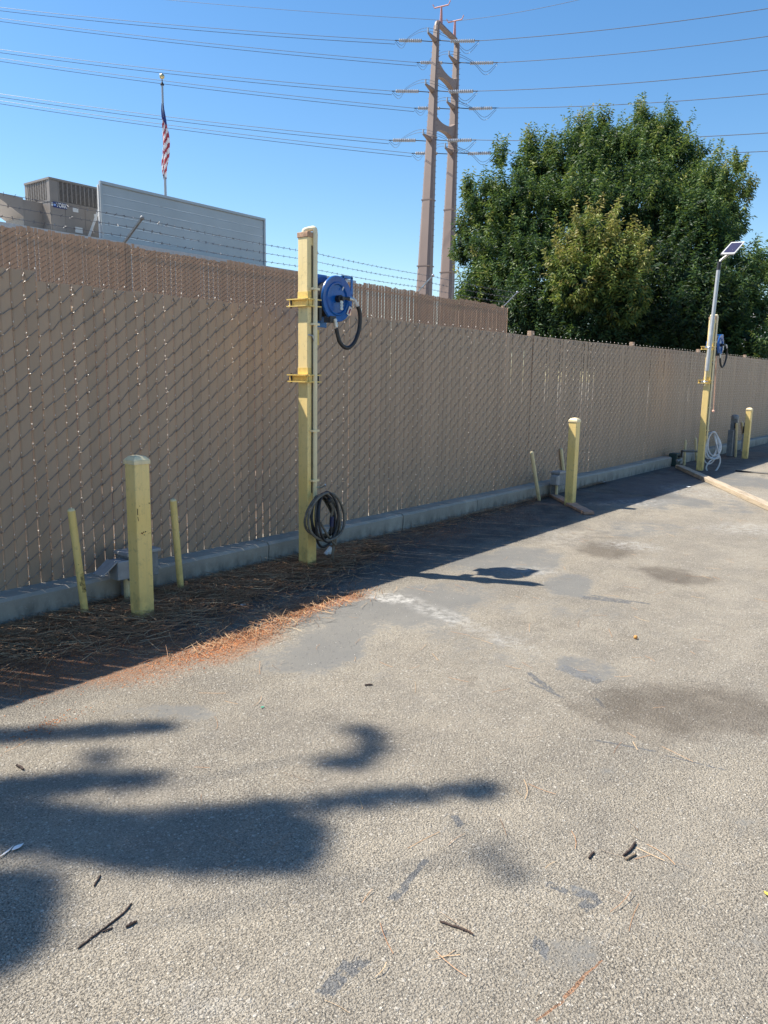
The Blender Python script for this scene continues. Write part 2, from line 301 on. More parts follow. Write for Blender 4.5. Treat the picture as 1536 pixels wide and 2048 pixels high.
# ------------------------------------------------------------------ mesh helpers
class MB:
    def __init__(s): s.v = []; s.f = []; s.mi = []
    def raw(s, vs, fs, mi=0):
        o = len(s.v); s.v += [tuple(map(float, p)) for p in vs]; s.f += [tuple(i + o for i in q) for q in fs]; s.mi += [mi] * len(fs); return s
    def box(s, c, d, R=None, mi=0):
        R = np.eye(3) if R is None else np.asarray(R); c = np.asarray(c, float); d = np.asarray(d, float) / 2
        vs = [c + R @ (np.array([x, y, z]) * d) for x in (-1, 1) for y in (-1, 1) for z in (-1, 1)]
        return s.raw(vs, [(0, 1, 3, 2), (4, 6, 7, 5), (0, 4, 5, 1), (2, 3, 7, 6), (0, 2, 6, 4), (1, 5, 7, 3)], mi)
    def tube(s, pts, r, n=8, caps=True, closed=False, mi=0):
        pts = [np.asarray(p, float) for p in pts]; k = len(pts); rs = [r] * k if np.isscalar(r) else list(r)
        tang = []
        for i in range(k):
            a = pts[(i - 1) % k if closed else max(i - 1, 0)]; b = pts[(i + 1) % k if closed else min(i + 1, k - 1)]
            d = b - a; tang.append(d / (np.linalg.norm(d) + 1e-9))
        u = np.cross(tang[0], [0, 0, 1.0]);
        if np.linalg.norm(u) < 1e-3: u = np.cross(tang[0], [0, 1.0, 0])
        u /= np.linalg.norm(u); vs = []
        for i in range(k):
            u = u - tang[i] * u.dot(tang[i]); u /= np.linalg.norm(u) + 1e-9; w = np.cross(tang[i], u)
            for j in range(n):
                a = 2 * math.pi * j / n; vs.append(pts[i] + rs[i] * (math.cos(a) * u + math.sin(a) * w))
        fs = []
        for i in range(k if closed else k - 1):
            for j in range(n):
                i2 = (i + 1) % k; fs.append((i * n + j, i * n + (j + 1) % n, i2 * n + (j + 1) % n, i2 * n + j))
        if caps and not closed: fs += [tuple(range(n))[::-1], tuple(range((k - 1) * n, k * n))]
        return s.raw(vs, fs, mi)
    def cyl(s, a, b, r, n=16, r2=None, mi=0): return s.tube([a, b], [r, r if r2 is None else r2], n, mi=mi)
    def lathe(s, prof, c=(0, 0, 0), R=None, n=24, mi=0):
        """profile (radius, height) about local z, then rotated by R and moved to c"""
        R = np.eye(3) if R is None else np.asarray(R); c = np.asarray(c, float); k = len(prof); vs = []
        for (r, h) in prof:
            for j in range(n):
                a = 2 * math.pi * j / n; vs.append(c + R @ np.array([r * math.cos(a), r * math.sin(a), h]))
        fs = [(i * n + j, i * n + (j + 1) % n, (i + 1) * n + (j + 1) % n, (i + 1) * n + j) for i in range(k - 1) for j in range(n)]
        fs += [tuple(range(n))[::-1], tuple(range((k - 1) * n, k * n))]
        return s.raw(vs, fs, mi)
    def sphere(s, c, r, n=12, sc=(1, 1, 1), mi=0):
        prof = [(max(1e-4, math.sin(math.pi * i / n)) * r, -math.cos(math.pi * i / n) * r) for i in range(n + 1)]
        return s.lathe(prof, c, np.diag(sc), n * 2, mi)
    def prism(s, poly, axis, a, b, mi=0):
        """2-D polygon extruded along axis 0/1/2 from a to b"""
        k = len(poly); vs = []
        for t_ in (a, b):
            for (p, q) in poly: vs.append({0: (t_, p, q), 1: (p, t_, q), 2: (p, q, t_)}[axis])
        fs = [tuple(range(k))[::-1], tuple(range(k, 2 * k))] + [(i, (i + 1) % k, k + (i + 1) % k, k + i) for i in range(k)]
        return s.raw(vs, fs, mi)
    def frustum(s, z0, z1, c0, c1, d0, d1, mi=0):
        vs = []
        for (c, d, z) in ((c0, d0, z0), (c1, d1, z1)):
            for sx, sy in ((-1, -1), (1, -1), (1, 1), (-1, 1)): vs.append((c[0] + sx * d[0] / 2, c[1] + sy * d[1] / 2, z))
        return s.raw(vs, [(3, 2, 1, 0), (4, 5, 6, 7), (0, 1, 5, 4), (1, 2, 6, 5), (2, 3, 7, 6), (3, 0, 4, 7)], mi)
    def mesh(s, name):
        m = bpy.data.meshes.new(name); m.from_pydata(s.v, [], s.f); m.update(); return m
    def build(s, name, mats, parent=None, smooth=False, bevel=0, off=None):
        m = s.mesh(name); mats = mats if isinstance(mats, (list, tuple)) else [mats]
        for q in mats: m.materials.append(q)
        if len(mats) > 1: m.polygons.foreach_set('material_index', s.mi)
        if off is not None: m.transform(Matrix.Translation(-Vector(off)))
        import bmesh
        bm = bmesh.new(); bm.from_mesh(m); bmesh.ops.recalc_face_normals(bm, faces=bm.faces); bm.to_mesh(m); bm.free()
        o = bpy.data.objects.new(name, m); COL.objects.link(o)
        if parent is not None: o.parent = parent
        if off is not None and parent is None: o.location = off
        if smooth:
            m.polygons.foreach_set('use_smooth', [True] * len(m.polygons))
            md = o.modifiers.new('edges', 'EDGE_SPLIT'); md.split_angle = math.radians(40)
        if bevel:
            md = o.modifiers.new('bevel', 'BEVEL'); md.width = bevel; md.segments = 2; md.limit_method = 'ANGLE'
        return o
def np_mesh(name, V, Fq, mat, parent=None, tone=None, smooth=False, off=None):
    """fast path for big meshes: V (n,3), faces (m,k) all of one size"""
    V = np.asarray(V, np.float32); Fq = np.asarray(Fq, np.int32)
    if off is not None: V = V - np.asarray(off, np.float32)
    m = bpy.data.meshes.new(name); m.vertices.add(len(V)); m.vertices.foreach_set('co', V.ravel())
    k = Fq.shape[1]; m.loops.add(Fq.size); m.loops.foreach_set('vertex_index', Fq.ravel())
    m.polygons.add(len(Fq)); m.polygons.foreach_set('loop_start', np.arange(0, Fq.size, k, dtype=np.int32))
    if tone is not None:
        a = m.attributes.new('tone', 'FLOAT', 'POINT'); a.data.foreach_set('value', np.asarray(tone, np.float32))
    m.update(calc_edges=True); m.validate()
    if smooth: m.polygons.foreach_set('use_smooth', [True] * len(m.polygons))
    m.materials.append(mat); o = bpy.data.objects.new(name, m); COL.objects.link(o)
    if parent is not None: o.parent = parent
    if off is not None and parent is None: o.location = tuple(map(float, off))
    return o
def tag(o, label=None, cat=None, group=None, kind=None):
    for k, v in (('label', label), ('category', cat), ('group', group), ('kind', kind)):
        if v: o[k] = v
    return o
def thing(name, label, cat, loc=(0, 0, 0), rotz=0, group=None):
    o = bpy.data.objects.new(name, None); COL.objects.link(o); o.location = tuple(map(float, loc)); o.rotation_euler = (0, 0, rotz)
    o.empty_display_size = .1
    return tag(o, label, cat, group)
def rotz(a): c, s = math.cos(a), math.sin(a); return np.array([[c, -s, 0], [s, c, 0], [0, 0, 1.0]])
def frame_to(d, up=(0, 0, 1)):
    """3x3 whose z column points along d"""
    z = np.asarray(d, float); z /= np.linalg.norm(z); x = np.cross(up, z)
    if np.linalg.norm(x) < 1e-3: x = np.cross((0, 1, 0), z)
    x /= np.linalg.norm(x); y = np.cross(z, x); return np.stack([x, y, z], 1)
def spline(pts, n=8):
    """Catmull-Rom through pts"""
    P_ = [np.asarray(p, float) for p in pts]; P_ = [2 * P_[0] - P_[1]] + P_ + [2 * P_[-1] - P_[-2]]; out = []
    for i in range(1, len(P_) - 2):
        a, b, c, d = P_[i - 1:i + 3]
        for k in range(n):
            t = k / n; out.append(.5 * (2 * b + (c - a) * t + (2 * a - 5 * b + 4 * c - d) * t * t + (3 * b - a - 3 * c + d) * t ** 3))
    return out + [P_[-2]]

# ------------------------------------------------------------------ setting: ground
_X, _Y, _A = ground_marks(); _nx, _ny = _X.shape; _i = (np.arange(_nx - 1)[:, None] * _ny + np.arange(_ny - 1)[None, :]).ravel()
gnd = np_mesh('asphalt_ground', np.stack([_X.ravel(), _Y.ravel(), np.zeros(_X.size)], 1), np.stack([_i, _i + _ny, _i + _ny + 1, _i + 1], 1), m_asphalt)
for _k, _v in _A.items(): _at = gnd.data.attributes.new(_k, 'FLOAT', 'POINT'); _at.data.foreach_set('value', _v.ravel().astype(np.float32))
tag(gnd, kind='structure')
mb = MB(); mb.raw([(-30, 4.98, .006), (60, 4.98, .006), (60, 26, .006), (-30, 26, .006)], [(0, 1, 2, 3)])  # dark ground sheet added behind the fence to dim light through slat gaps
tag(mb.build('added_dark_yard', simple('added_dark_ground', (.13, .095, .07), .95, var=.35, nscale=3, bump=.5)), kind='structure')

# ------------------------------------------------------------------ building far behind, with unit and screen on its roof
ROOF = 6.36
bl = thing('commercial_building', 'low pale stucco building behind the fences, only its roof equipment showing', 'building', (20, 33, 0))
MB().box((0, 0, 3.1), (22, 13, 6.2)).build('wall', m_wall, bl)
rf = MB().box((0, 0, 6.28), (22.3, 13.3, .16)).build('roof', m_roof, bl)

UX0, UX1, UY0, UY1 = 15.82, 18.0, 28.0, 29.75
un = thing('rooftop_air_unit', 'taupe packaged air conditioning unit with louvred top and intake hood on the roof', 'air conditioner', (16.9, 28.9, ROOF))
O = np.array([16.9, 28.9, ROOF])
def UB(): return MB()
UB().box((16.9, 28.9, ROOF + .1), (2.3, 1.9, .2)).build('roof_curb', m_trimwhite, un, off=O)
UB().box(((UX0 + UX1) / 2, (UY0 + UY1) / 2, 7.12), (UX1 - UX0, UY1 - UY0, 1.12)).build('lower_cabinet', m_hvac, un, off=O, bevel=.015)
up = UB()
up.box(((UX0 + UX1) / 2, (UY0 + UY1) / 2, 8.06), (UX1 - UX0 - .12, UY1 - UY0 - .12, .72), mi=1)
for x in (UX0 + .05, UX1 - .05):
    for y in (UY0 + .05, UY1 - .05): up.box((x, y, 8.06), (.1, .1, .76))
up.box((UX0 + .215, UY0 + .034, 8.06), (.23, .06, .73)); up.box((UX0 + .034, UY0 + .15, 8.06), (.06, .10, .73)); up.box((UX0 + .034, UY1 - .15, 8.06), (.06, .10, .73)); up.box((UX1 - .13, UY0 + .034, 8.06), (.06, .06, .73))
up.box(((UX0 + UX1) / 2, (UY0 + UY1) / 2, 8.47), (UX1 - UX0 + .04, UY1 - UY0 + .04, .07))
up.box(((UX0 + UX1) / 2, (UY0 + UY1) / 2, 7.70), (UX1 - UX0 + .02, UY1 - UY0 + .02, .05))
up.build('upper_cabinet', [m_hvac, m_hvacdk], un, off=O)
def louver(axis, a0, a1, ncol, nrow, z0, z1, plane, sgn):
    g = MB()
    def bx(c, z, w, h, t_, lift):
        p = plane + sgn * lift
        g.box((c, p, z) if axis == 0 else (p, c, z), (w, t_, h) if axis == 0 else (t_, w, h))
    st = (a1 - a0) / ncol
    for i in range(ncol + 1): bx(a0 + i * st, (z0 + z1) / 2, .045, z1 - z0, .05, 0)
    for j in range(nrow + 1): bx((a0 + a1) / 2, z0 + j * (z1 - z0) / nrow, a1 - a0, (z1 - z0) / nrow * .45, .034, 0)
    return g
tag(louver(0, UX0 + .36, UX1 - .1, 10, 15, 7.75, 8.42, UY0 + .03, -1).build('louver_grille', m_hvacslat, un, off=O), kind='stuff')
tag(louver(1, UY0 + .12, UY1 - .12, 9, 15, 7.75, 8.42, UX0 + .03, -1).build('louver_grille', m_hvacslat, un, off=O), kind='stuff')
hd = MB()     # intake hood on the left side
hd.prism([(UY0 + .55, 6.75), (UY0 + .55, 7.66), (UY1 + .1, 7.66), (UY1 + .1, 6.75)], 0, UX0 - .75, UX0)
hd.build('intake_box', m_hvac, un, off=O)
ho = MB(); yA, yB = UY0 + .5, UY1 + .15
ho.raw([(UX0 - .75, yA, 7.70), (UX0 - 1.75, yA, 7.72), (UX0 - 1.75, yA, 7.62), (UX0 - .75, yA, 7.05), (UX0 - .75, yB, 7.70), (UX0 - 1.75, yB, 7.72), (UX0 - 1.75, yB, 7.62), (UX0 - .75, yB, 7.05)],
       [(0, 1, 2, 3), (7, 6, 5, 4), (0, 4, 5, 1), (1, 5, 6, 2), (2, 6, 7, 3)])
ho.build('intake_hood', m_hvac, un, off=O)
for (x0, x1) in ((15.86, 16.38), (16.40, 17.18), (17.20, 17.98)):
    MB().box(((x0 + x1) / 2, UY0 - .008, 7.11), (x1 - x0, .016, 1.02)).build('access_panel', m_hvac, un, off=O, bevel=.004)
nb = MB().box((16.18, UY0 - .022, 7.575), (.54, .014, .20)).build('nameplate', m_bluelabel, un, off=O)
cu = bpy.data.curves.new('lettering', 'FONT'); cu.body = 'YORK'; cu.size = .20; cu.extrude = .002; cu.align_x = 'LEFT'; cu.align_y = 'CENTER'; cu.offset = .006
tmp = bpy.data.objects.new('lettering_source', cu); COL.objects.link(tmp)
me = bpy.data.meshes.new_from_object(tmp.evaluated_get(bpy.context.evaluated_depsgraph_get())); bpy.data.objects.remove(tmp)
me.transform(Matrix.Translation((16.03, UY0 - .033, 7.575)) @ Matrix.Rotation(math.pi / 2, 4, 'X') @ Matrix.Scale(.78, 4, (1, 0, 0)))
me.transform(Matrix.Translation(-Vector(O))); me.materials.clear(); me.materials.append(m_white)
lt = bpy.data.objects.new('lettering', me); COL.objects.link(lt); lt.parent = nb
em = MB().lathe([(.001, 0), (.045, 0), (.045, .006), (.001, .006)], (15.975, UY0 - .03, 7.575), frame_to((0, -1, 0)), 20)
em.build('round_emblem', simple('emblem_blue', (.22, .36, .7), .4), nb, off=O)
for (x, z, w, h) in ((16.80, 7.52, .22, .14), (17.62, 7.46, .13, .10), (17.62, 7.33, .13, .10), (16.9, 6.82, .30, .2), (15.9, 7.58, .1, .12)):
    MB().box((x, UY0 - .021, z), (w, .008, h)).build('label_sticker', m_label, un, off=O)

# conduit stubs by the unit and the metal screen
SX0, SX1, SY, SZ0, SZ1 = 17.23, 25.5, 27.0, ROOF - .06, 8.5
sc = thing('equipment_screen', 'long grey ribbed metal screen standing on the roof beside the air unit', 'roof screen', (SX0, SY, SZ0)); O2 = np.array([SX0, SY, SZ0])
npan = 6; ph = (SZ1 - SZ0 - .08) / npan
for i in range(npan):
    z = SZ0 + i * ph
    b = MB().prism([(SY, z + .012), (SY, z + ph - .03), (SY + .009, z + ph - .018), (SY + .009, z + ph + .005), (SY + .03, z + ph + .005), (SY + .03, z + .012)], 0, SX0 + .08, SX1 - .08)
    b.build('siding_panel', m_screen, sc, off=O2)
MB().box(((SX0 + SX1) / 2, SY + .01, SZ1 - .03), (SX1 - SX0, .12, .10)).build('top_trim', m_screen, sc, off=O2)
for x in (SX0 + .04, SX1 - .04): MB().box((x, SY + .01, (SZ0 + SZ1) / 2 - .045), (.10, .10, SZ1 - SZ0 - .08)).build('edge_trim', m_screen, sc, off=O2)
for k in range(4):
    x = SX0 + .02 + k * 2.72
    fr = MB(); fr.box((x, SY + .10, (SZ0 + SZ1) / 2 - .06), (.10, .08, SZ1 - SZ0 - .1)); fr.tube([(x, SY + .14, SZ0 + 1.25), (x, SY + 1.15, SZ0 + .02)], .055, 4)
    fr.build('support_brace', m_trimwhite, sc, off=O2)

# ------------------------------------------------------------------ flagpole with limp flag
fpb = dep(331, 390, 42); fpt = dep(325, 183, 42); FP = np.array([fpb[0], fpb[1], 0]); toppos = np.array([fpb[0], fpb[1], fpt[2]])
fp = thing('flagpole', 'tall grey flagpole with a gold ball rising behind the roof screen', 'flagpole', FP)
MB().cyl((0, 0, 0), (0, 0, toppos[2]), .105, 12, .055).build('pole', m_pole, fp, smooth=True)
MB().lathe([(.03, 0), (.10, .04), (.10, .09), (.03, .2), (.018, .35)], (0, 0, toppos[2] - .05), n=12).build('truck', m_dark, fp, smooth=True)
MB().sphere((0, 0, toppos[2] + .42), .135, 10).build('ball', m_gold, fp, smooth=True)
zt = dep(325, 217, 42)[2]; zb = dep(329, 355, 42)[2]
fl = tag(thing('flag', 'limp striped red white and blue flag hanging against the flagpole', 'flag', (FP[0], FP[1], zb)))
nz, na = 60, 22
def flagpt(i, a):
    v = i / nz; th = 2 * math.pi * a / na
    r = .085 + .07 * math.sin(math.pi * min(1, v * 1.25)) ** 1.2; r *= 1 + .35 * math.sin(3 * th + v * 7) + .2 * math.sin(7 * th - v * 11)
    if v > .82: r *= 1 - (v - .82) * 2.4
    lean = .10 * math.sin(math.pi * v) ** 2
    return (r * math.cos(th) + lean * .6, r * math.sin(th) - lean * .85, (zt - zb) * v + .14 * math.sin(2 * th + 1) * (1 - v))
parts = {'red_stripe': MB(), 'white_stripe': MB(), 'blue_canton': MB()}
for i in range(nz):
    for a in range(na):
        q = [flagpt(i, a), flagpt(i, a + 1), flagpt(i + 1, a + 1), flagpt(i + 1, a)]
        v = i / nz; s_ = v * 14 - 1.7 * (.62 * math.cos(2 * math.pi * a / na) - .79 * math.sin(2 * math.pi * a / na))
        k = 'blue_canton' if v > .76 + .05 * math.sin(2 * math.pi * a / na) else ('red_stripe' if int(math.floor(s_)) % 2 == 0 else 'white_stripe')
        parts[k].raw(q, [(0, 1, 2, 3)])
for k, mm in (('red_stripe', m_flagr), ('white_stripe', m_flagw), ('blue_canton', m_flagb)):
    parts[k].build(k, mm, fl)

# ------------------------------------------------------------------ transmission tower and its wires
D1, D2 = 75.0, 79.3
def leg_line(pa, pb, d):
    a, b = dep(*pa, d), dep(*pb, d); k = (b - a) / (b[2] - a[2]); return lambda z: a + k * (z - a[2])
L1 = leg_line((848, 590), (873, 60), D1); L2 = leg_line((893, 600), (913.5, 95), D2)
z1t, z2t = dep(873, 52, D1)[2], dep(913, 88, D2)[2]
rgt = np.array([RW[0][0], RW[1][0], 0]); rgt /= np.linalg.norm(rgt); fwd = np.array([RW[0][2], RW[1][2], 0]); fwd /= np.linalg.norm(fwd)
v_ = L2(20) - L1(20); v_[2] = 0; vdir = v_ / np.linalg.norm(v_); udir = np.array([vdir[1], -vdir[0], 0])   # udir runs along the wires to the right
TB = L1(0) * .5 + L2(0) * .5
tw = thing('transmission_tower', 'tall tan steel power tower of two tapered legs joined by curved crossbeams', 'power tower', TB)
Rt = np.stack([udir, vdir, [0, 0, 1]], 1)
def legw(z): return np.interp(z, [0, 10, 36], [1.72, 1.38, .50])
for L, zt_ in ((L1, z1t), (L2, z2t)):
    b = MB(); zs = np.linspace(0, zt_, 9); vs = []
    for z in zs:
        w = legw(z); c = L(z) - TB
        for (a, e) in ((-.5, -.25), (-.32, -.4), (.32, -.4), (.5, -.25), (.5, .25), (.32, .4), (-.32, .4), (-.5, .25)): vs.append(c + Rt @ np.array([a * w, e * w, 0]))
    fs = [tuple(range(8))[::-1], tuple(range(64, 72))] + [(i * 8 + j, i * 8 + (j + 1) % 8, i * 8 + 8 + (j + 1) % 8, i * 8 + 8 + j) for i in range(8) for j in range(8)]
    b.raw(vs, fs); lo = b.build('leg', m_steeltan, tw)
    st = MB()
    for z in np.arange(14, zt_ - .5, .55):
        w = legw(z); c = L(z) - TB
        for sg in (-1, 1): p = c + Rt @ np.array([sg * w * .5, 0, 0]); st.tube([p, p + Rt @ np.array([sg * .2, 0, 0])], .022, 4)
    tag(st.build('climbing_peg', m_steeltan, lo), kind='stuff')
    col = MB()
    for z in (6, 12.2, 18.5, 24.5): w = legw(z) * 1.03; c = L(z) - TB; col.box(c, (w, w * .82, .1), Rt)
    col.build('splice_collar', m_steeltan, lo)
def beam(pa, pb, za, zb, thick, name, flare):
    n = 14; up_, lo_ = [], []
    for i in range(n + 1):
        t = i / n; c = pa * (1 - t) + pb * t; e = abs(2 * t - 1) ** 2.6; h = thick * (1 + flare * e) / 2
        up_.append(c + np.array([0, 0, h])); lo_.append(c - np.array([0, 0, h]))
    b = MB(); vs = []
    for s_ in (-1, 1):
        for p in up_ + lo_: vs.append(p - TB + udir * s_ * thick * .42)
    m_ = n + 1; fs = []
    for i in range(n):
        fs += [(i, i + 1, m_ + i + 1, m_ + i), (2 * m_ + m_ + i, 2 * m_ + m_ + i + 1, 2 * m_ + i + 1, 2 * m_ + i), (i, 2 * m_ + i, 2 * m_ + i + 1, i + 1), (m_ + i, m_ + i + 1, 3 * m_ + i + 1, 3 * m_ + i)]
    b.raw(vs, fs); return b.build(name, m_steeltan, tw)
tb = MB()
A, B = L1(z1t) + [0, 0, -.3], L2(z2t) + [0, 0, -.3]
tb.tube([p - TB for p in spline([L1(z1t - .5), A + vdir * .15 + [0, 0, .55], A + vdir * .6 + [0, 0, .62], (A + B) / 2 + [0, 0, .55], B - vdir * .5 + [0, 0, .5], B + [0, 0, .25], L2(z2t - .4)], 5)], .27, 8)
tb.build('top_beam', m_steeltan, tw, smooth=True)
for (pa, pb) in (((875, 136), (914, 177)), ((872, 246), (911, 268))):
    za, zb = dep(*pa, D1)[2], dep(*pb, D2)[2]; beam(L1(za), L2(zb), za, zb, .62, 'cross_beam', 2.2)
for L, px, py, d in ((L1, 883, 13, D1 + .9), (L2, 910, 42, D2 - .6)):
    p = dep(px, py, d); base = p.copy(); base[2] = dep(px, py + 32, d)[2]
    b = MB(); b.tube([base - TB + [0, 0, -.2], p - TB], [.17, .09], 6); b.tube([p - TB - udir * .75, p - TB + udir * .75], .07, 5)
    for sg in (-1, 1): b.tube([p - TB + udir * sg * .75, p - TB + udir * sg * .95 + [0, 0, .35]], .05, 5)
    b.build('shield_wire_peak', simple('pink_peak_paint', (.45, .22, .2), .6), tw)
left_start, right_start = [], []
lv1 = [80, 181, 279]; lv2 = [124, 215, 305]
for L, rows, D, cx, wd in ((L1, lv1, D1, 868, 6), (L2, lv2, D2, 912, 6)):
    for k, py in enumerate(rows):
        z = dep(cx, py + 2, D)[2]; c = L(z); w = legw(z)
        tip = c - vdir * 1.75 + np.array([0, 0, .12]); b = MB(); b.tube([c - TB - vdir * w * .3, tip - TB], [.26, .10], 6); b.build('davit_arm', m_steeltan, tw)
        MB().cyl(tip - TB, tip - TB + [0, 0, .42], .075, 8).build('post_insulator', m_insul, tw)
        ends = []
        for sg in (-1, 1):
            a = c + udir * sg * (w * .5); s0 = a + udir * sg * 1.25 + [0, 0, .02]; s1 = s0 + udir * sg * 2.55
            for p_, dy in ((s0, 0), (s1, -1.5 if sg > 0 else 0)):
                q_ = proj(p_); p_[2] = dep(q_[0], py + 2 + dy, q_[2])[2]
            u1 = (s1 - s0) / np.linalg.norm(s1 - s0)
            rod = MB(); rod.tube([a - TB, s0 - TB], .045, 5); rod.tube([s1 - TB, s1 + u1 * .45 - TB], .05, 5); rod.build('dead_end_rod', m_dark, tw)
            ins = MB()
            for i in range(12):
                p = s0 + (s1 - s0) * (i + .5) / 12; ins.lathe([(.05, -.106), (.165, -.03), (.165, .03), (.05, .106)], p - TB, frame_to(s1 - s0), 9)
            ins.build('insulator_string', m_insul, tw, smooth=True); ends.append(s1 + u1 * .45)
        for q in (0, 1):
            drop = np.array([0, 0, -.28 * q]); tp = tip + [0, 0, .42] + drop
            pl = spline([ends[0] + drop * .6, ends[0] * .82 + c * .18 + [0, 0, -.42] + drop, ends[0] * .52 + tp * .48 + [0, 0, -.10], tp, tp * .52 + ends[1] * .48 + [0, 0, -.40], ends[1] * .72 + c * .28 + [0, 0, -.85] + drop, ends[1] + drop * .6], 6)
            MB().tube([p - TB for p in pl], .018, 4).build('jumper_wire', m_cond, tw)
        left_start.append((L is L1, k, ends[0])); right_start.append((L is L1, k, ends[1]))
lvl = ['topmost', 'middle', 'lowest']
leftY = {(True, 0): 8, (True, 1): 92, (True, 2): 181, (False, 0): 30, (False, 1): 110, (False, 2): 195}
rightY = {(True, 0): 10, (True, 1): 133, (True, 2): 259, (False, 0): 66, (False, 1): 181, (False, 2): 296}
def sagged(a, b, sag, n=28): return [a + (b - a) * t + np.array([0, 0, -4 * sag * t * (1 - t)]) for t in np.linspace(0, 1, n)]
for near, k, s0 in left_start:
    e = dep(0, leftY[(near, k)], 87 if near else 91); d = e - s0; e2 = s0 + d * 1.3
    pl = thing('power_line', f"{lvl[k]} pair of power cables running left from the {'nearer' if near else 'farther'} tower leg", 'power line', s0, 0, 'power cables strung to the tower')
    for q in (0, 1):
        o_ = np.array([0, 0, -.34 * q]) ; MB().tube([p - s0 + o_ for p in sagged(np.asarray(s0), e2, .5)], .025, 4).build('conductor', m_cond, pl)
for near, k, s0 in right_start:
    e = dep(1536, rightY[(near, k)], 61 if near else 64); d = e - s0; e2 = s0 + d * 1.25
    pl = thing('power_line', f"{lvl[k]} power cable running right from the {'nearer' if near else 'farther'} tower leg", 'power line', s0, 0, 'power cables strung to the tower')
    MB().tube([p - s0 for p in sagged(np.asarray(s0), e2, .4)], .029, 4).build('conductor', m_cond, pl)
pk = dep(910, 42, D2 - .6)
for (e, side) in ((dep(300, -8, 92), 'left'), (dep(1130, 0, 70), 'right')):
    o_ = MB().tube([p - pk for p in sagged(pk, pk + (e - pk) * 1.4, .3)], .02, 4).build('shield_wire', m_cond); o_.location = tuple(pk)
    tag(o_, f'thin overhead ground wire running {side} from the peak of the power tower', 'wire')

# ------------------------------------------------------------------ near fence: kerb wall, slats, woven wire
FY, CY0, CZ = 4.86, 4.67, .172
cw = thing('low_concrete_wall', 'low weathered grey concrete footing wall under the brown fence', 'wall', (0, CY0, 0))
edges = [-1.2, 1.35, 4.42, 6.3, 7.75, 11.25, 13.2, 14.7]
def seg(x0, x1, y0, zt_):
    b = MB(); prof = [(y0, 0), (y0 - .006, zt_ - .02), (y0 + .018, zt_), (y0 + .30, zt_), (y0 + .30, 0)]
    b.prism([(p[0] - CY0, p[1]) for p in prof], 0, x0 + .005, x1 - .005); b.build('wall_segment', m_conc, cw)
for a, b_ in zip(edges[:-1], edges[1:]): seg(a, b_, CY0 + random.uniform(-.006, .006), CZ + random.uniform(-.006, .006))
for a, b_ in zip([15.05, 18.2, 22, 27, 33], [18.2, 22, 27, 33, 40]): seg(a, b_, CY0 + .02, CZ)

fence = thing('slatted_fence', 'near brown slatted chain link fence standing on the low concrete wall', 'fence', (0, FY, 0))
PITCH, ROWH, ZTOP, ZBOT = .0800, .1155, 2.115, .165
X0 = 1.62 - 30 * PITCH; NS = 470
b = MB(); w = .0394
pr = [(-w, .004), (-w * .75, -.0025), (0, -.0042), (w * .75, -.0025), (w, .004), (w * .75, .0055), (-w * .75, .0055)]
b.prism(pr, 2, ZBOT - .09, ZTOP); slat_me = b.mesh('slat'); slat_me.materials.append(m_slat)
far = MB()
def ztop_extra(x): return .055 if x < 2.60 else 0.0
for i in range(NS):
    x = X0 + i * PITCH; dz = random.gauss(0, .0025) + ztop_extra(x) + .05 * max(0, (x - 10) / 8 if x < 18 else 1)
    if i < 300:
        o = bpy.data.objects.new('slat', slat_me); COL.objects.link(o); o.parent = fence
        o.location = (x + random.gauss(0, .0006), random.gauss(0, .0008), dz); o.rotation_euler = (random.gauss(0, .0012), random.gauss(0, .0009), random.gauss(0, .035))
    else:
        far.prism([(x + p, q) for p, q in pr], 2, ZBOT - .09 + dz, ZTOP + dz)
tag(far.build('slat_far', m_slat, fence), kind='stuff')
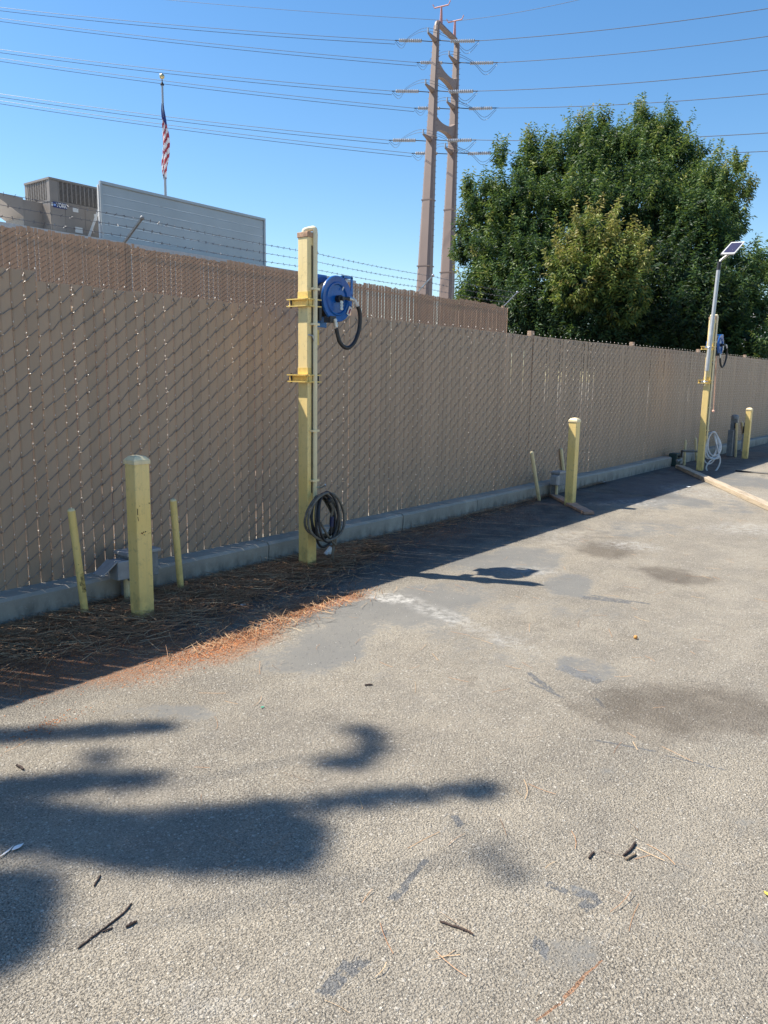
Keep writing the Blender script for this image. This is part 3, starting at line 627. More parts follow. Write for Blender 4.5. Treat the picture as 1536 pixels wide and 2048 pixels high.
# woven wire: one run across the face of each slat per row, hooking through the gaps
T_ = np.array([-.57, -.5, -.3, 0, .3, .47, .52, .56]); segV, segF = [], []; KV, KF = [], []; ring = 3; base_n = 0
offs = np.array([[math.cos(a), math.sin(a)] for a in (math.pi / 2, math.pi / 2 + 2.0944, math.pi / 2 + 4.18879)])
for i in range(NS):
    x = X0 + i * PITCH; top = ZTOP + ztop_extra(x) + .05 * max(0, (x - 10) / 8 if x < 18 else 1)
    nst = 8 if i < 200 else 4; tt = T_ if i < 200 else np.array([-.55, -.42, .42, .56])
    zoff = (ROWH / 2 if i % 2 else 0.0)
    nrow = int((top - ZBOT + .03) / ROWH) + 1
    for j in range(nrow):
        zc = top - .035 - zoff - j * ROWH
        if zc < ZBOT - .02: continue
        jz = random.gauss(0, .003); wob = random.gauss(0, .10); zb_ = random.gauss(0, .004)
        yy = np.where(np.abs(tt) > .49, .007 * np.sign(np.abs(tt) - .505), -.0095 + .016 * (np.abs(tt) / .5) ** 4 * .45)
        zz = zc + jz + tt * ROWH / 2 * (1 + wob) + .004 * np.sin(tt * 6.28) + zb_ * tt
        zz = np.where(tt > .5, zz + .004, zz); zz = np.where(tt < -.52, zz - .005, zz)
        P_ = np.stack([x + np.clip(tt, -.51, .515) * PITCH, yy, zz], 1)
        for p in P_:
            for (ox, oz) in offs: segV.append((p[0] - oz * .0006, p[1] + ox * .0033, p[2] + oz * .0033))
        for s_ in range(len(tt) - 1):
            for r_ in range(3): segF.append((base_n + s_ * 3 + r_, base_n + s_ * 3 + (r_ + 1) % 3, base_n + s_ * 3 + 3 + (r_ + 1) % 3, base_n + s_ * 3 + 3 + r_))
        base_n += 3 * len(tt)
        if i < 330:      # the twist where two wires hook round each other in the gap
            kx, kz = x + .5 * PITCH + random.gauss(0, .0006), zc + jz + ROWH / 2; kr = .0046
            for dx, dy, dz_ in ((0, -1.2, 0), (-.7, 0, 0), (0, 1.5, 0), (.7, 0, 0), (0, 0, 1.7), (0, 0, -1.7)): KV.append((kx + dx * kr, .0 + dy * kr, kz + dz_ * kr))
            nb_ = len(KV) - 6
            for a_ in range(4): KF.append((nb_ + a_, nb_ + (a_ + 1) % 4, nb_ + 4)); KF.append((nb_ + (a_ + 1) % 4, nb_ + a_, nb_ + 5))
    # knuckled top twist
    if i % 2 == 0 and i < 260:
        zt_ = top + .012
        for P_ in ([(x - .5 * PITCH, -.005, zt_ - .045), (x - .5 * PITCH + .002, -.007, zt_ - .03), (x - .35 * PITCH, -.009, zt_ - .055), (x - .12 * PITCH, -.007, zt_ - .078)],):
            for p in P_:
                for (ox, oz) in offs: segV.append((p[0] - oz * .0012, p[1] + ox * .0033, p[2] + oz * .0033))
            for s_ in range(3):
                for r_ in range(3): segF.append((base_n + s_ * 3 + r_, base_n + s_ * 3 + (r_ + 1) % 3, base_n + s_ * 3 + 3 + (r_ + 1) % 3, base_n + s_ * 3 + 3 + r_))
            base_n += 12
tag(np_mesh('woven_wire', segV, segF, m_wire, fence, smooth=True), kind='stuff'); tag(np_mesh('wire_twist', KV, KF, simple('sun_glint_wire', (.86, .80, .72), .4, 0, var=.2), fence), kind='stuff')  # sun glints on the twists painted as a paler wire colour
for x in (2.2, 5.75, 9.36, 12.95, 16.6, 20.3, 24, 27.7, 31.4, 35):
    pz = 2.16 + .05 * max(0, (x - 10) / 8 if x < 18 else 1)
    MB().box((x, .055, pz / 2 + .04), (.085, .06, pz - .04)).build('fence_post', m_slat2, fence, bevel=.004)
for z in (1.96, .32): MB().box((18.5, .04, z), (38, .03, .045)).build('fence_rail', m_galv, fence)

# ------------------------------------------------------------------ far fence with barbed wire
BY, BZ = 9.0, 3.15
bf = thing('barbed_wire_fence', 'taller brown slatted fence topped with barbed wire behind the near fence', 'fence', (0, BY, 0))
P2, R2 = .043, .058; XB0, XB1 = 3.6, 16.0
b = MB(); w = .0208; b.prism([(-w, .004), (0, -.004), (w, .004)], 2, .05, BZ); s2 = b.mesh('slat'); s2.materials.append(m_slat2)
n2 = int((XB1 - XB0) / P2)
rest = MB()
for i in range(n2):
    x = XB0 + i * P2; dz = random.gauss(0, .007) + .03 * ((x / 3.1) % 1 > .5)
    if i < 300:
        o = bpy.data.objects.new('slat', s2); COL.objects.link(o); o.parent = bf; o.location = (x, 0, dz); o.rotation_euler = (0, random.gauss(0, .001), random.gauss(0, .02))
for k in range(34):    # return side running away at the far corner
    o = bpy.data.objects.new('slat', s2); COL.objects.link(o); o.parent = bf; o.location = (XB1 + .02, .04 + k * P2, random.gauss(0, .007)); o.rotation_euler = (0, 0, math.pi / 2)
segV, segF, base_n = [], [], 0; tt = np.array([-.54, -.45, 0, .45, .54])
for i in range(n2):
    x = XB0 + i * P2; zo = R2 / 2 if i % 2 else 0
    for j in range(int((BZ - 1.4) / R2)):
        zc = BZ - .03 - zo - j * R2
        P_ = np.stack([x + tt * P2, np.array([.006, -.004, -.009, -.004, .006]), zc + tt * R2 / 2], 1)
        for p in P_:
            for (ox, oz) in offs: segV.append((p[0], p[1] + ox * .0033, p[2] + oz * .0033))
        for s_ in range(4):
            for r_ in range(3): segF.append((base_n + s_ * 3 + r_, base_n + s_ * 3 + (r_ + 1) % 3, base_n + s_ * 3 + 3 + (r_ + 1) % 3, base_n + s_ * 3 + 3 + r_))
        base_n += 15
tag(np_mesh('woven_wire', segV, segF, simple('dark_fence_wire', (.24, .19, .15), .5, .1), bf, smooth=True), kind='stuff')
armx = [2.85, 6.07, 9.28, 12.52, 15.85]
strand_pts = {0: [], 1: [], 2: []}
for x in armx:
    MB().cyl((x, .05, 0), (x, .05, BZ + .04), .036, 10).build('fence_post', m_slat2, bf, smooth=True)
    a0, a1 = np.array([x, .05, BZ + .02]), np.array([x + .10, -.24, BZ + .33])
    ar = MB(); ar.box((a0 + a1) / 2, (.034, .022, np.linalg.norm(a1 - a0)), frame_to(a1 - a0)); ar.sphere(a1, .028, 6); ar.build('barb_arm', m_galv if x != 6.07 else m_boxgrey, bf)
    for k in range(3): strand_pts[k].append(a0 + (a1 - a0) * (.30 + .33 * k))
for k in range(3):
    pts = []
    sp_ = [strand_pts[k][0] - np.array([3.2, 0, 0])] + strand_pts[k]
    for a, c in zip(sp_[:-1], sp_[1:]): pts += sagged(a, c, .02, 10)[:-1]
    pts.append(sp_[-1]); b = MB(); b.tube(pts, .0031, 4)
    b.build('barbed_strand', m_cond, bf)
    bb = MB(); L_ = sp_[-1][0] - sp_[0][0]; xs = np.array([p[0] for p in pts]); ys = [p[1] for p in pts]; zs = [p[2] for p in pts]
    for x in np.arange(sp_[0][0] + .05, sp_[-1][0], .125):
        p = np.array([x, np.interp(x, xs, ys), np.interp(x, xs, zs)])
        for q in range(2):
            d = np.array([random.uniform(-.4, .4), random.uniform(-1, 1), random.uniform(-1, 1)]); d *= .022 / np.linalg.norm(d); bb.tube([p - d, p + d], .003, 3, caps=False)
    tag(bb.build('barb', m_cond, bf), kind='stuff')
MB().cyl((XB0, .05, BZ - .06), (XB1, .05, BZ - .06), .02, 8).build('fence_rail', m_galv, bf)

# ------------------------------------------------------------------ big tree
def make_foliage(lumps, per_m2, leaf_l, leaf_w, tone_fn, inner=.0, rs=rng):
    V, T = [], []
    C, Rr, Tn = [], [], []
    for (c, r, tn) in lumps:
        n = int(per_m2 * r * r)
        d = rs.normal(size=(n, 3)); d /= np.linalg.norm(d, axis=1)[:, None]
        rad = r * (rs.uniform(.62, 1.0, n) ** .6) * (1 + .22 * np.sin(d[:, 0] * 5 + c[0]) * np.cos(d[:, 1] * 4 + d[:, 2] * 6 + c[2]))
        C.append(c + d * rad[:, None]); Rr.append(d); Tn.append(np.full(n, tn))
    for (c, r, tn) in lumps:      # sprays standing proud of the outline
        n = int(9 * r * r) + 4; d = rs.normal(size=(n, 3)); d[:, 2] = np.abs(d[:, 2]) * 1.2; d /= np.linalg.norm(d, axis=1)[:, None]
        for q in range(4): C.append(c + d * (r * (.98 + .11 * q)) + np.array([0, 0, .10 * q])); Rr.append(d * .6 + [0, 0, .5]); Tn.append(np.full(n, tn + .05 + .05 * q))
    C = np.concatenate(C); D = np.concatenate(Rr); Tn = np.concatenate(Tn); n = len(C)
    ax = D * .55 + np.array([0, 0, .55]) + rs.normal(size=(n, 3)) * .32; ax /= np.linalg.norm(ax, axis=1)[:, None]
    L = rs.uniform(.28, .52, n); shoot_t = Tn + rs.normal(size=n) * .13
    NL = 15; outV, outT = [], []
    ref = np.cross(ax, rs.normal(size=(n, 3))); ref /= np.linalg.norm(ref, axis=1)[:, None]; ref2 = np.cross(ax, ref)
    for k in range(NL):
        s = (k + .5) / NL; ang = k * 2.4 + rs.uniform(-.4, .4, n)
        rd = ref * np.cos(ang)[:, None] + ref2 * np.sin(ang)[:, None]
        p = C + ax * (L * (s - .5))[:, None]
        ld = rd * .75 + ax * (.2 + .7 * s) + np.array([0, 0, -.62]) + rs.normal(size=(n, 3)) * .2; ld /= np.linalg.norm(ld, axis=1)[:, None]
        ll = leaf_l * rs.uniform(.7, 1.25, n) * (1.1 - .35 * s); lw = leaf_w * rs.uniform(.8, 1.2, n)
        sd = np.cross(ld, rd + rs.normal(size=(n, 3)) * .4); sd /= np.linalg.norm(sd, axis=1)[:, None] + 1e-9
        nrm = np.cross(sd, ld)
        mid = p + ld * (ll * .45)[:, None]; tip = p + ld * ll[:, None] + np.array([0, 0, -1]) * (ll * .12)[:, None]
        q = np.stack([p, mid + sd * lw[:, None] + nrm * (lw * .4)[:, None], tip, mid - sd * lw[:, None] + nrm * (lw * .4)[:, None]], 1)
        outV.append(q.reshape(-1, 3)); outT.append(np.repeat(shoot_t + .16 * (s - .4) * (s > .55) * 1.6 + rs.normal(size=n) * .05, 4))
    V = np.concatenate(outV); T = np.concatenate(outT); nq = len(V) // 4
    idx = np.arange(nq)[:, None] * 4; Fq = np.concatenate([idx + np.array([[0, 1, 2]]), idx + np.array([[0, 2, 3]])])
    return V, Fq, np.clip(T, 0, 1)
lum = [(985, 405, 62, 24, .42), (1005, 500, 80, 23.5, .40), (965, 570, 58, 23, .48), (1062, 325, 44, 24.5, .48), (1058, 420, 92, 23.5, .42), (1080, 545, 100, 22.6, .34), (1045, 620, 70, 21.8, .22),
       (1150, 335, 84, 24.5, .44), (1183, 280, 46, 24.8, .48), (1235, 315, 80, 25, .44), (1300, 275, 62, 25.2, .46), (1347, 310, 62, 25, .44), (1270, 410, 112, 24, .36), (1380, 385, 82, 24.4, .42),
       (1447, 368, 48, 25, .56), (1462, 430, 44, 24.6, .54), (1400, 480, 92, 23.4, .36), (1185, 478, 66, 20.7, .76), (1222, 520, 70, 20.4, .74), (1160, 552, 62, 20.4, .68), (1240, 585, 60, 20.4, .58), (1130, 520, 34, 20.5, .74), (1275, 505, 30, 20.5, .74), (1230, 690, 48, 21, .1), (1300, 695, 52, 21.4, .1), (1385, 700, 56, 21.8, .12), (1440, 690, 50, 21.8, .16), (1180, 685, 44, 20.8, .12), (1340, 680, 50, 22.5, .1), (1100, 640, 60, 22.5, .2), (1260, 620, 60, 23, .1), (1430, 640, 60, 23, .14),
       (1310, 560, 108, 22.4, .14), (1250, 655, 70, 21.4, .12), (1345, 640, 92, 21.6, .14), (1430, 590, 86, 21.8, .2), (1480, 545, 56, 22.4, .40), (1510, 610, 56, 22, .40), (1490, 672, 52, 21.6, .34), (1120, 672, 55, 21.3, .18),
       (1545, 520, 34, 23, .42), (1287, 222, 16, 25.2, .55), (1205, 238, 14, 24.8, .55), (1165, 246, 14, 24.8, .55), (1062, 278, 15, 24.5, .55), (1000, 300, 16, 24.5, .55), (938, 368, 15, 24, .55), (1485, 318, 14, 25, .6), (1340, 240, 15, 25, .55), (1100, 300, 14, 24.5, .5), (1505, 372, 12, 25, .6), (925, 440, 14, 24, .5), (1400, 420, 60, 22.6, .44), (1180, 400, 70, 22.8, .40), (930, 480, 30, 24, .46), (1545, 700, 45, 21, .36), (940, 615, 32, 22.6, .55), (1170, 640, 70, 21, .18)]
lumps = [(dep(px - (10 if px > 1380 else 0), py + 16, d), .86 * r / F * d, tn) for (px, py, r, d, tn) in lum]  # tone per lump paints sunlit and shaded parts of the crown into leaf colour
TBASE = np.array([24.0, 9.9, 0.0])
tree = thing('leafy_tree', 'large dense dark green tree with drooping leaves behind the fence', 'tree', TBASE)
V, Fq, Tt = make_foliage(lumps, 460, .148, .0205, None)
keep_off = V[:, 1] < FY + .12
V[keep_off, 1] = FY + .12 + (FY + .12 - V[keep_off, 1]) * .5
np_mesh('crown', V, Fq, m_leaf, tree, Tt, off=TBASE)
inner = []
for (c, r, tn) in lumps:
    n = int(230 * r * r); d = rng.normal(size=(n, 3)); d /= np.linalg.norm(d, axis=1)[:, None]; inner.append(c + d * (r * rng.uniform(.1, .72, n) ** .5)[:, None])
inner = np.concatenate(inner); n = len(inner); a = rng.normal(size=(n, 3)); a /= np.linalg.norm(a, axis=1)[:, None]; b_ = np.cross(a, rng.normal(size=(n, 3))); b_ /= np.linalg.norm(b_, axis=1)[:, None]
sz = rng.uniform(.09, .17, n)[:, None]; V = np.stack([inner - a * sz * 1.6, inner + b_ * sz * .6, inner + a * sz * 1.6, inner - b_ * sz * .6], 1).reshape(-1, 3); V[:, 1] = np.maximum(V[:, 1], FY + .2)
np_mesh('inner_foliage', V, np.arange(4 * n).reshape(-1, 4), m_leaf, tree, np.repeat(rng.uniform(.0, .3, n), 4), off=TBASE)  # low tone paints the shade inside the crown into these leaves
tr = MB(); tr.tube([p for p in [(0, 0, 0), (.05, 0, .9), (.0, .05, 2.0), (-.1, .1, 3.2)]], [.42, .33, .28, .22], 10); tr.build('trunk', m_bark, tree, smooth=True)
for (px, py, r, d, tn) in lum[:30:2]:
    e = dep(px, py, d) - TBASE; s0 = np.array([0, .03, random.uniform(1.4, 2.8)]); MB().tube(spline([s0, s0 * .5 + e * .4 + [0, 0, -.3], e], 5), list(np.linspace(.13, .02, 11)), 6).build('limb', m_bark, tree, smooth=True)

# ------------------------------------------------------------------ warehouse glimpsed at the right edge
wh = thing('white_warehouse', 'white building with a ribbed grey roof edge just visible at the right of the tree', 'building', dep(1560, 690, 62) * [1, 1, 0])
WB = np.array(wh.location); zt_ = dep(1530, 612, 62)[2]
MB().box((6, -4, zt_ / 2 - .6), (22, 12, zt_ - 1.2)).build('wall', m_trimwhite, wh, )
rr = MB()
for k in range(48): rr.box((-5 + k * .45, -10.08, zt_ - .75), (.22, .10, 1.4))
rr.build('roof_rib', simple('grey_red_rib', (.30, .25, .25), .6), wh); MB().box((6, -4, zt_ - .6), (22.2, 12.1, 1.2)).build('roof', m_roof, wh)

# ------------------------------------------------------------------ yellow posts, reels, bollards
NEARER = .973
def put_yellow_post(loc, h, label, coil_hook=.66, second=False):
    t = thing('reel_post', label, 'post', loc, 0, 'tall yellow hose reel posts')
    W = .105
    MB().box((0, 0, h / 2 - .018), (W, W, h - .036)).build('post', m_yellow, t, bevel=.006)
    MB().box((0, 0, h - .02), (W + .010, W + .010, .04)).build('cap', m_rustcap, t, bevel=.004)
    # flattened cream conduit down the front, bent over the top
    y = -W / 2 - .013
    path = spline([(-.035, .0, h - .01), (-.03, -.0, h + .012), (0.0, -.03, h + .026), (.012, y + .008, h + .028), (.016, y, h + .0), (.016, y, h - .12)], 6) + [np.array([.016, y, z]) for z in np.linspace(h - .3, .56, 9)]
    MB().tube(path, .0195, 10).build('conduit', m_cream, t, smooth=True)
    MB().tube([(-.009, -W / 2 - .004, h - .1), (-.007, -W / 2 - .005, h * .5), (-.010, -W / 2 - .004, .62)], .0042, 6).build('dark_cable', m_black, t)
    for z in (h - .42, 1.95, 1.12, .72): MB().box((.010, -W / 2 - .018, z), (.075, .034, .016)).build('conduit_strap', m_cream, t)
    if second: MB().tube(spline([(-W / 2 - .014, .02, 1.5), (-W / 2 - .014, .02, h - .1), (-W / 2 - .012, .02, h + .015), (-.02, .01, h + .035), (.02, -.02, h + .03)], 6), .015, 8).build('conduit', m_cream, t, smooth=True)
    for z in (h - .525, h - 1.105):
        c = MB()
        for dz in (-.026, .026):
            c.box((-W / 2 - .017, .042, z + dz), (.034, W + .10, .009)); c.box((.012, -W / 2 - .012, z + dz), (W + .03, .024, .009))
            c.box((0, W / 2 + .012, z + dz), (W, .024, .009)); c.box((W / 2 + .012, 0, z + dz), (.022, W, .009))
        c.box((-W / 2 - .005, .042, z), (.008, W + .09, .043)); c.box((.012, -W / 2 - .004, z), (W + .012, .007, .043)); c.box((0, W / 2 + .004, z), (W - .02, .007, .043)); c.box((W / 2 + .004, 0, z), (.007, W - .02, .043))
        c.build('clamp_collar', m_yplate, t)
        for bx, by in ((-W / 2 - .02, W / 2 + .055), (W / 2, -W / 2 - .015)): MB().cyl((bx, by, z - .040), (bx, by, z + .040), .0075, 8).build('clamp_bolt', m_dark, t)
        bd = MB(); bd.box((0, 0, z + .058), (W + .003, W + .003, .05)); bd.build('weld_band', m_yplate, t)
    MB().box((W / 2 + .012, -.035, h - .605), (.03, .09, .10)).build('mounting_pad', m_black, t, bevel=.004)
    MB().box((W / 2 + .05, .02, h - .78), (.09, .012, .12)).build('reel_mount', m_yplate, t)
    MB().tube([(-.05, -W / 2 - .002, h - .77), (-.02, -W / 2 - .02, h - .775), (.01, -W / 2 - .016, h - .83), (.03, -W / 2 - .012, h - .875)], .006, 6).build('wire_hook', m_galv, t)
    hk = MB(); hk.tube(spline([(.03, -W / 2, coil_hook), (.04, -W / 2 - .06, coil_hook + .005), (.05, -W / 2 - .10, coil_hook + .03)], 4), .009, 6); hk.build('hose_hook', m_galv, t)
    return t

def hose_reel(loc, label, hose_label=None):
    """disc reel whose axle runs along Y; loc is the axle centre"""
    t = thing('hose_reel', label, 'hose reel', loc, 0, 'blue hose reels on the yellow posts'); Rr = frame_to((0, -1, 0), (1, 0, 0)); R0 = .182
    def lat(prof, c=(0, 0, 0), n=40): return MB().lathe(prof, c, Rr, n)
    lat([(.02, 0), (R0 * .60, 0), (R0 * .64, .014), (R0 * .70, .016), (R0 * .74, .006), (R0 * .97, .012), (R0, .004), (R0, -.006), (R0 * .96, -.006), (.02, -.006)], (0, -.075, 0)).build('front_disc', m_blue, t, smooth=True)
    lat([(.02, -.005), (R0 * .97, -.008), (R0, -.004), (R0, .006), (.02, .006)], (0, .075, 0)).build('back_disc', m_blue, t, smooth=True)
    lat([(R0 * .62, -.07), (R0 * .62, .07)], n=28).build('wound_hose', m_black, t, smooth=True)
    w = MB()
    for k in range(5): w.tube([(R0 * .70 * math.cos(a), -.055 + k * .0275, R0 * .70 * math.sin(a)) for a in np.linspace(0, 2 * math.pi, 25)[:-1]], .0135, 6, closed=True)
    w.build('hose_wrap', m_black, t, smooth=True)
    lat([(.028, -.02), (.03, .02), (.018, .024), (.016, .05)], (0, -.10, 0), 16).build('hub', m_dark, t, smooth=True)
    hs = MB(); hs.tube([(0, -.13, 0), (.03, -.135, .004), (.085, -.135, .006)], .013, 8); hs.build('swivel_arm', m_dark, t, smooth=True)
    sp = MB(); sp.tube([(0, -.125, -.01), (.0, -.125, -.09)], .011, 8)
    for z in (-.03, -.055, -.08): sp.cyl((0, -.125, z - .006), (0, -.125, z + .006), .016, 8)
    sp.build('swivel_fitting', m_galv, t)
    fr = MB()   # support arm behind, with outlet bracket up on the right
    fr.box((0, .095, -.01), (.12, .014, .42)); fr.box((-.12, .105, 0), (.16, .02, .12)); fr.build('support_arm', m_bluelt, t, bevel=.004)
    br = MB(); x0, x1, z0, z1, yy = .09, .205, .045, .185, -.03
    for (a, c) in (((x0, z1), (x1, z1)), ((x1, z1), (x1, z0)), ((x1, z0), (x0 + .05, z0 - .03)), ((x0, z1), (x0 + .05, z0 - .03))):
        for y in (-.055, .03):
            d = np.array([c[0] - a[0], 0, c[1] - a[1]]); br.box(((a[0] + c[0]) / 2, y, (a[1] + c[1]) / 2), (.020, .010, np.linalg.norm(d) + .012), frame_to(d, (0, 1, 0)))
    br.box(((x0 + x1) / 2, -.012, z1), (x1 - x0, .09, .012)); br.build('outlet_bracket', m_bluelt, t)
    ro = MB()
    for z in (.10, .15): ro.cyl((.15, -.05, z), (.15, .025, z), .012, 8)
    ro.build('guide_roller', m_white, t)
    # sticker on the lower right of the disc, small warning mark upper right
    for (x, z, wd, hh, mm) in ((.135, -.085, .035, .075, m_label), (.055, .085, .012, .03, m_label)):
        MB().box((x, -.0915, z), (wd, .0016, hh), np.array([[math.cos(.5), 0, math.sin(.5)], [0, 1, 0], [-math.sin(.5), 0, math.cos(.5)]])).build('sticker', mm, t)
    MB().box((.138, -.0929, -.088), (.014, .0012, .045), np.array([[math.cos(.5), 0, math.sin(.5)], [0, 1, 0], [-math.sin(.5), 0, math.cos(.5)]])).build('red_print', m_flagr, t)
    # supply hose looping from the swivel down and back under the disc
    a = spline([(.085, -.135, .006), (.14, -.14, .0), (.185, -.14, -.045)], 6); MB().tube(a, .0145, 10).build('grey_hose_end', m_hosegrey, t, smooth=True)
    b = spline([(.185, -.14, -.045), (.215, -.14, -.11), (.208, -.138, -.23), (.155, -.13, -.34), (.075, -.12, -.385), (.0, -.11, -.34), (-.035, -.10, -.235)], 8); MB().tube(b, .0165, 10).build('looped_hose', m_black, t, smooth=True)
    for (p, q, r) in (((.075, -.135, .006), (.115, -.138, .003), .018), ((-.035, -.10, -.225), (-.05, -.095, -.16), .016), ((-.041, -.099, -.205), (-.044, -.098, -.19), .02), ((-.046, -.097, -.18), (-.049, -.096, -.165), .02)):
        MB().cyl(p, q, r, 10).build('hose_fitting', m_galv, t, smooth=True)
    MB().box((-.065, -.06, -.165), (.07, .07, .05)).build('inlet_block', m_dark, t)
    return t

p1 = ground(615, 1122) * NEARER; p2 = ground(1400, 936) * NEARER; h1 = onY(615, 466, p1[1])[2]
P1 = (p1[0], p1[1], 0); P2v = (p2[0], p2[1], 0); h2 = onY(1424, 634, p2[1])[2]
put_yellow_post(P1, h1, 'tall yellow steel post in the foreground holding a blue hose reel')
put_yellow_post(P2v, h2, 'tall yellow steel post in the distance with the solar lamp strapped to it', second=True)
r1 = onY(671, 598, p1[1] - .03); r2 = onY(1438, 690, p2[1] - .03)
hose_reel((r1[0], p1[1] + .03, r1[2]), 'blue hose reel with black looped hose on the foreground yellow post')
hose_reel((r2[0] + .03, p2[1] + .03, r2[2]), 'blue hose reel with black looped hose on the distant yellow post')

def coil(loc, label, cat, mats, rx, rz, n, seed, r, tail, group=None, rot=0):
    rs = np.random.default_rng(seed); t = thing('hose_coil', label, cat, loc, rot, group)
    for k in range(n):
        a0 = math.pi / 2; ex, ez = rx * rs.uniform(.52, 1.04), rz * rs.uniform(.72, 1.02); sx = rs.uniform(-.35, .35) * rx; ph = rs.uniform(0, 6)
        pts = []
        for a in np.linspace(0, 2 * math.pi, 33)[:-1]:
            ca, sa = math.cos(a + a0), math.sin(a + a0)
            pts.append((ex * ca * (1 - .15 * sa) + sx * (1 - sa) * .6, -.03 - .014 * k + .012 * math.sin(2 * a + ph) - .02 * (1 - sa), (sa - 1) * ez + .006 * k))
        MB().tube(pts, r, 8, closed=True).build('hose_loop', mats[k % len(mats)], t, smooth=True)
    for q in tail: MB().tube(spline(q, 7), r, 8).build('hose_end', mats[0], t, smooth=True)
    return t
c1 = onY(634, 992, p1[1] - .09)
ct = coil((c1[0], p1[1] - .075, c1[2]), 'dark coiled rubber hose hanging low on the foreground yellow post', 'hose', [m_hose, m_black], .215, .212, 8, 3, .0105,
     [[(.03, -.10, -.02), (.075, -.12, -.10), (.06, -.11, -.20), (.09, -.12, -.36), (.075, -.115, -.50)], [(.05, -.10, -.03), (.10, -.12, -.15), (.095, -.12, -.36), (.09, -.11, -.52)], [(-.06, -.11, -.2), (.02, -.13, -.33), (.10, -.13, -.40), (.10, -.12, -.30)]], 'coiled hoses on the posts')
MB().cyl((.062, -.125, -.165), (.055, -.125, -.245), .017, 10).build('hose_nozzle', simple('navy_grip', (.012, .02, .08), .5), ct, smooth=True)
MB().cyl((.055, -.125, -.245), (.05, -.125, -.31), .011, 10).build('nozzle_tip', m_black, ct, smooth=True)
MB().lathe([(.02, -.02), (.026, 0), (.02, .02)], (.045, -.10, -.035), frame_to((1, 0, 0)), 12).build('tie_strap', m_black, ct)
c2 = onY(1424, 866, p2[1] - .1)
ct2 = coil((c2[0], p2[1] - .075, c2[2]), 'pale grey coiled hose hanging on the distant yellow post', 'hose', [m_hosegrey], .19, .27, 5, 8, .0135,
     [[(.02, -.10, -.05), (.1, -.12, -.30), (.13, -.12, -.42), (.08, -.12, -.45), (-.06, -.1, -.42)], [(.14, -.12, -.40), (.16, -.12, -.52), (.10, -.12, -.66), (-.02, -.12, -.70), (-.10, -.12, -.62), (-.04, -.12, -.50), (.10, -.11, -.43)]], 'coiled hoses on the posts', -.75)
MB().cyl((-.10, -.05, -.04), (-.155, -.05, -.12), .022, 10).build('hose_nozzle', m_black, ct2)
# pink cord hanging from the distant reel
q0, q1 = onY(1433, 712, p2[1] - .08), onY(1427, 820, p2[1] - .08)
pc = thing('hanging_cord', 'thin pale pink cord with a knob hanging below the distant reel', 'cord', q1)
MB().tube([p - q1 for p in spline([q0, q0 * .5 + q1 * .5 + [.01, 0, 0], q1], 6)], .009, 6).build('cord', m_cop, pc); MB().sphere((0, 0, -.02), .024, 6).build('knob', simple('salmon_knob', (.8, .45, .36), .5), pc)

def bollard(px, py, topy, label, rot=0, w=.108):
    g = ground(px, py) * NEARER; h = onY(px, topy, g[1])[2]; t = thing('square_bollard', label, 'bollard', g, rot, 'square yellow bollards by the fence')
    MB().box((0, 0, (h - .05) / 2), (w, w, h - .05)).build('post', m_yellow, t, bevel=.008)
    c = MB(); c.box((0, 0, h - .043), (w + .010, w + .010, .026)); c.frustum(h - .03, h - .008, (0, 0), (0, 0), (w + .010, w + .010), (w * .72, w * .72)); c.frustum(h - .008, h, (0, 0), (0, 0), (w * .72, w * .72), (w * .2, w * .2))
    c.build('cap', m_cream, t, bevel=.003)
    return t
bl1 = bollard(285, 1221, 909, 'square yellow bollard with a domed cap nearest the camera at left')
chips = MB()
for (x, z, w_, h_) in ((-.02, .56, .012, .022), (-.008, .565, .010, .012), (.006, .567, .014, .008), (-.004, .548, .006, .016), (.038, .555, .007, .007), (.028, .552, .005, .004), (-.046, .70, .004, .04), (-.044, .655, .003, .03), (.04, .745, .006, .008), (-.03, .735, .003, .005)):
    chips.box((x, -.0566, z), (w_, .0012, h_), np.array([[math.cos(z * 9), 0, math.sin(z * 9) * .5], [0, 1, 0], [-math.sin(z * 9) * .5, 0, math.cos(z * 9)]]))
chips.build('paint_chip', simple('bare_rust', (.045, .012, .006), .9), bl1)
bollard(1140, 1004, 836, 'square yellow bollard standing beside the short brown plank')
bollard(1490, 913, 816, 'square yellow bollard at far right beyond the pale hose')

def lean_pipe(px, py, tx, ty, label, tilt_dy=0.0, r=.024, mat=None):
    g = ground(px, py); tp = onY(tx, ty, g[1] + tilt_dy); d = tp - g; t = thing('guard_pipe', label, 'pipe', g, 0, 'slim yellow guard pipes')
    MB().tube([(0, 0, -.02), d * .98], r, 14).build('pipe', mat or m_yellow, t, smooth=True); MB().lathe([(r, 0), (r * .8, r * .45), (r * .2, r * .7)], d * .98, frame_to(d), 14).build('cap', m_cream, t, smooth=True)
    return t
gp = lean_pipe(171, 1229, 142, 1017, 'thin yellow pipe with a black scuff leaning at far left')
lean_pipe(362, 1179, 346, 998, 'thin yellow pipe leaning just right of the nearest bollard')
lean_pipe(1079, 1001, 1063, 903, 'thin pale pipe leaning left of the small grey outlet box', mat=m_cream)
lean_pipe(1131, 976, 1122, 897, 'thin pale pipe partly hidden behind the middle bollard', mat=m_cream)
lean_pipe(1368, 931, 1371, 880, 'short upright pipe left of the distant yellow post', mat=m_cream)
lean_pipe(1393, 922, 1391, 876, 'short brownish pipe close behind the distant yellow post', mat=m_cream)
lean_pipe(1471, 914, 1474, 846, 'slim pipe standing left of the rightmost bollard', mat=m_cream)
lean_pipe(1491, 893, 1484, 844, 'slim pipe leaning toward the rightmost bollard', mat=m_cream)
g = ground(171, 1229); tpv = onY(142, 1017, g[1]) - g
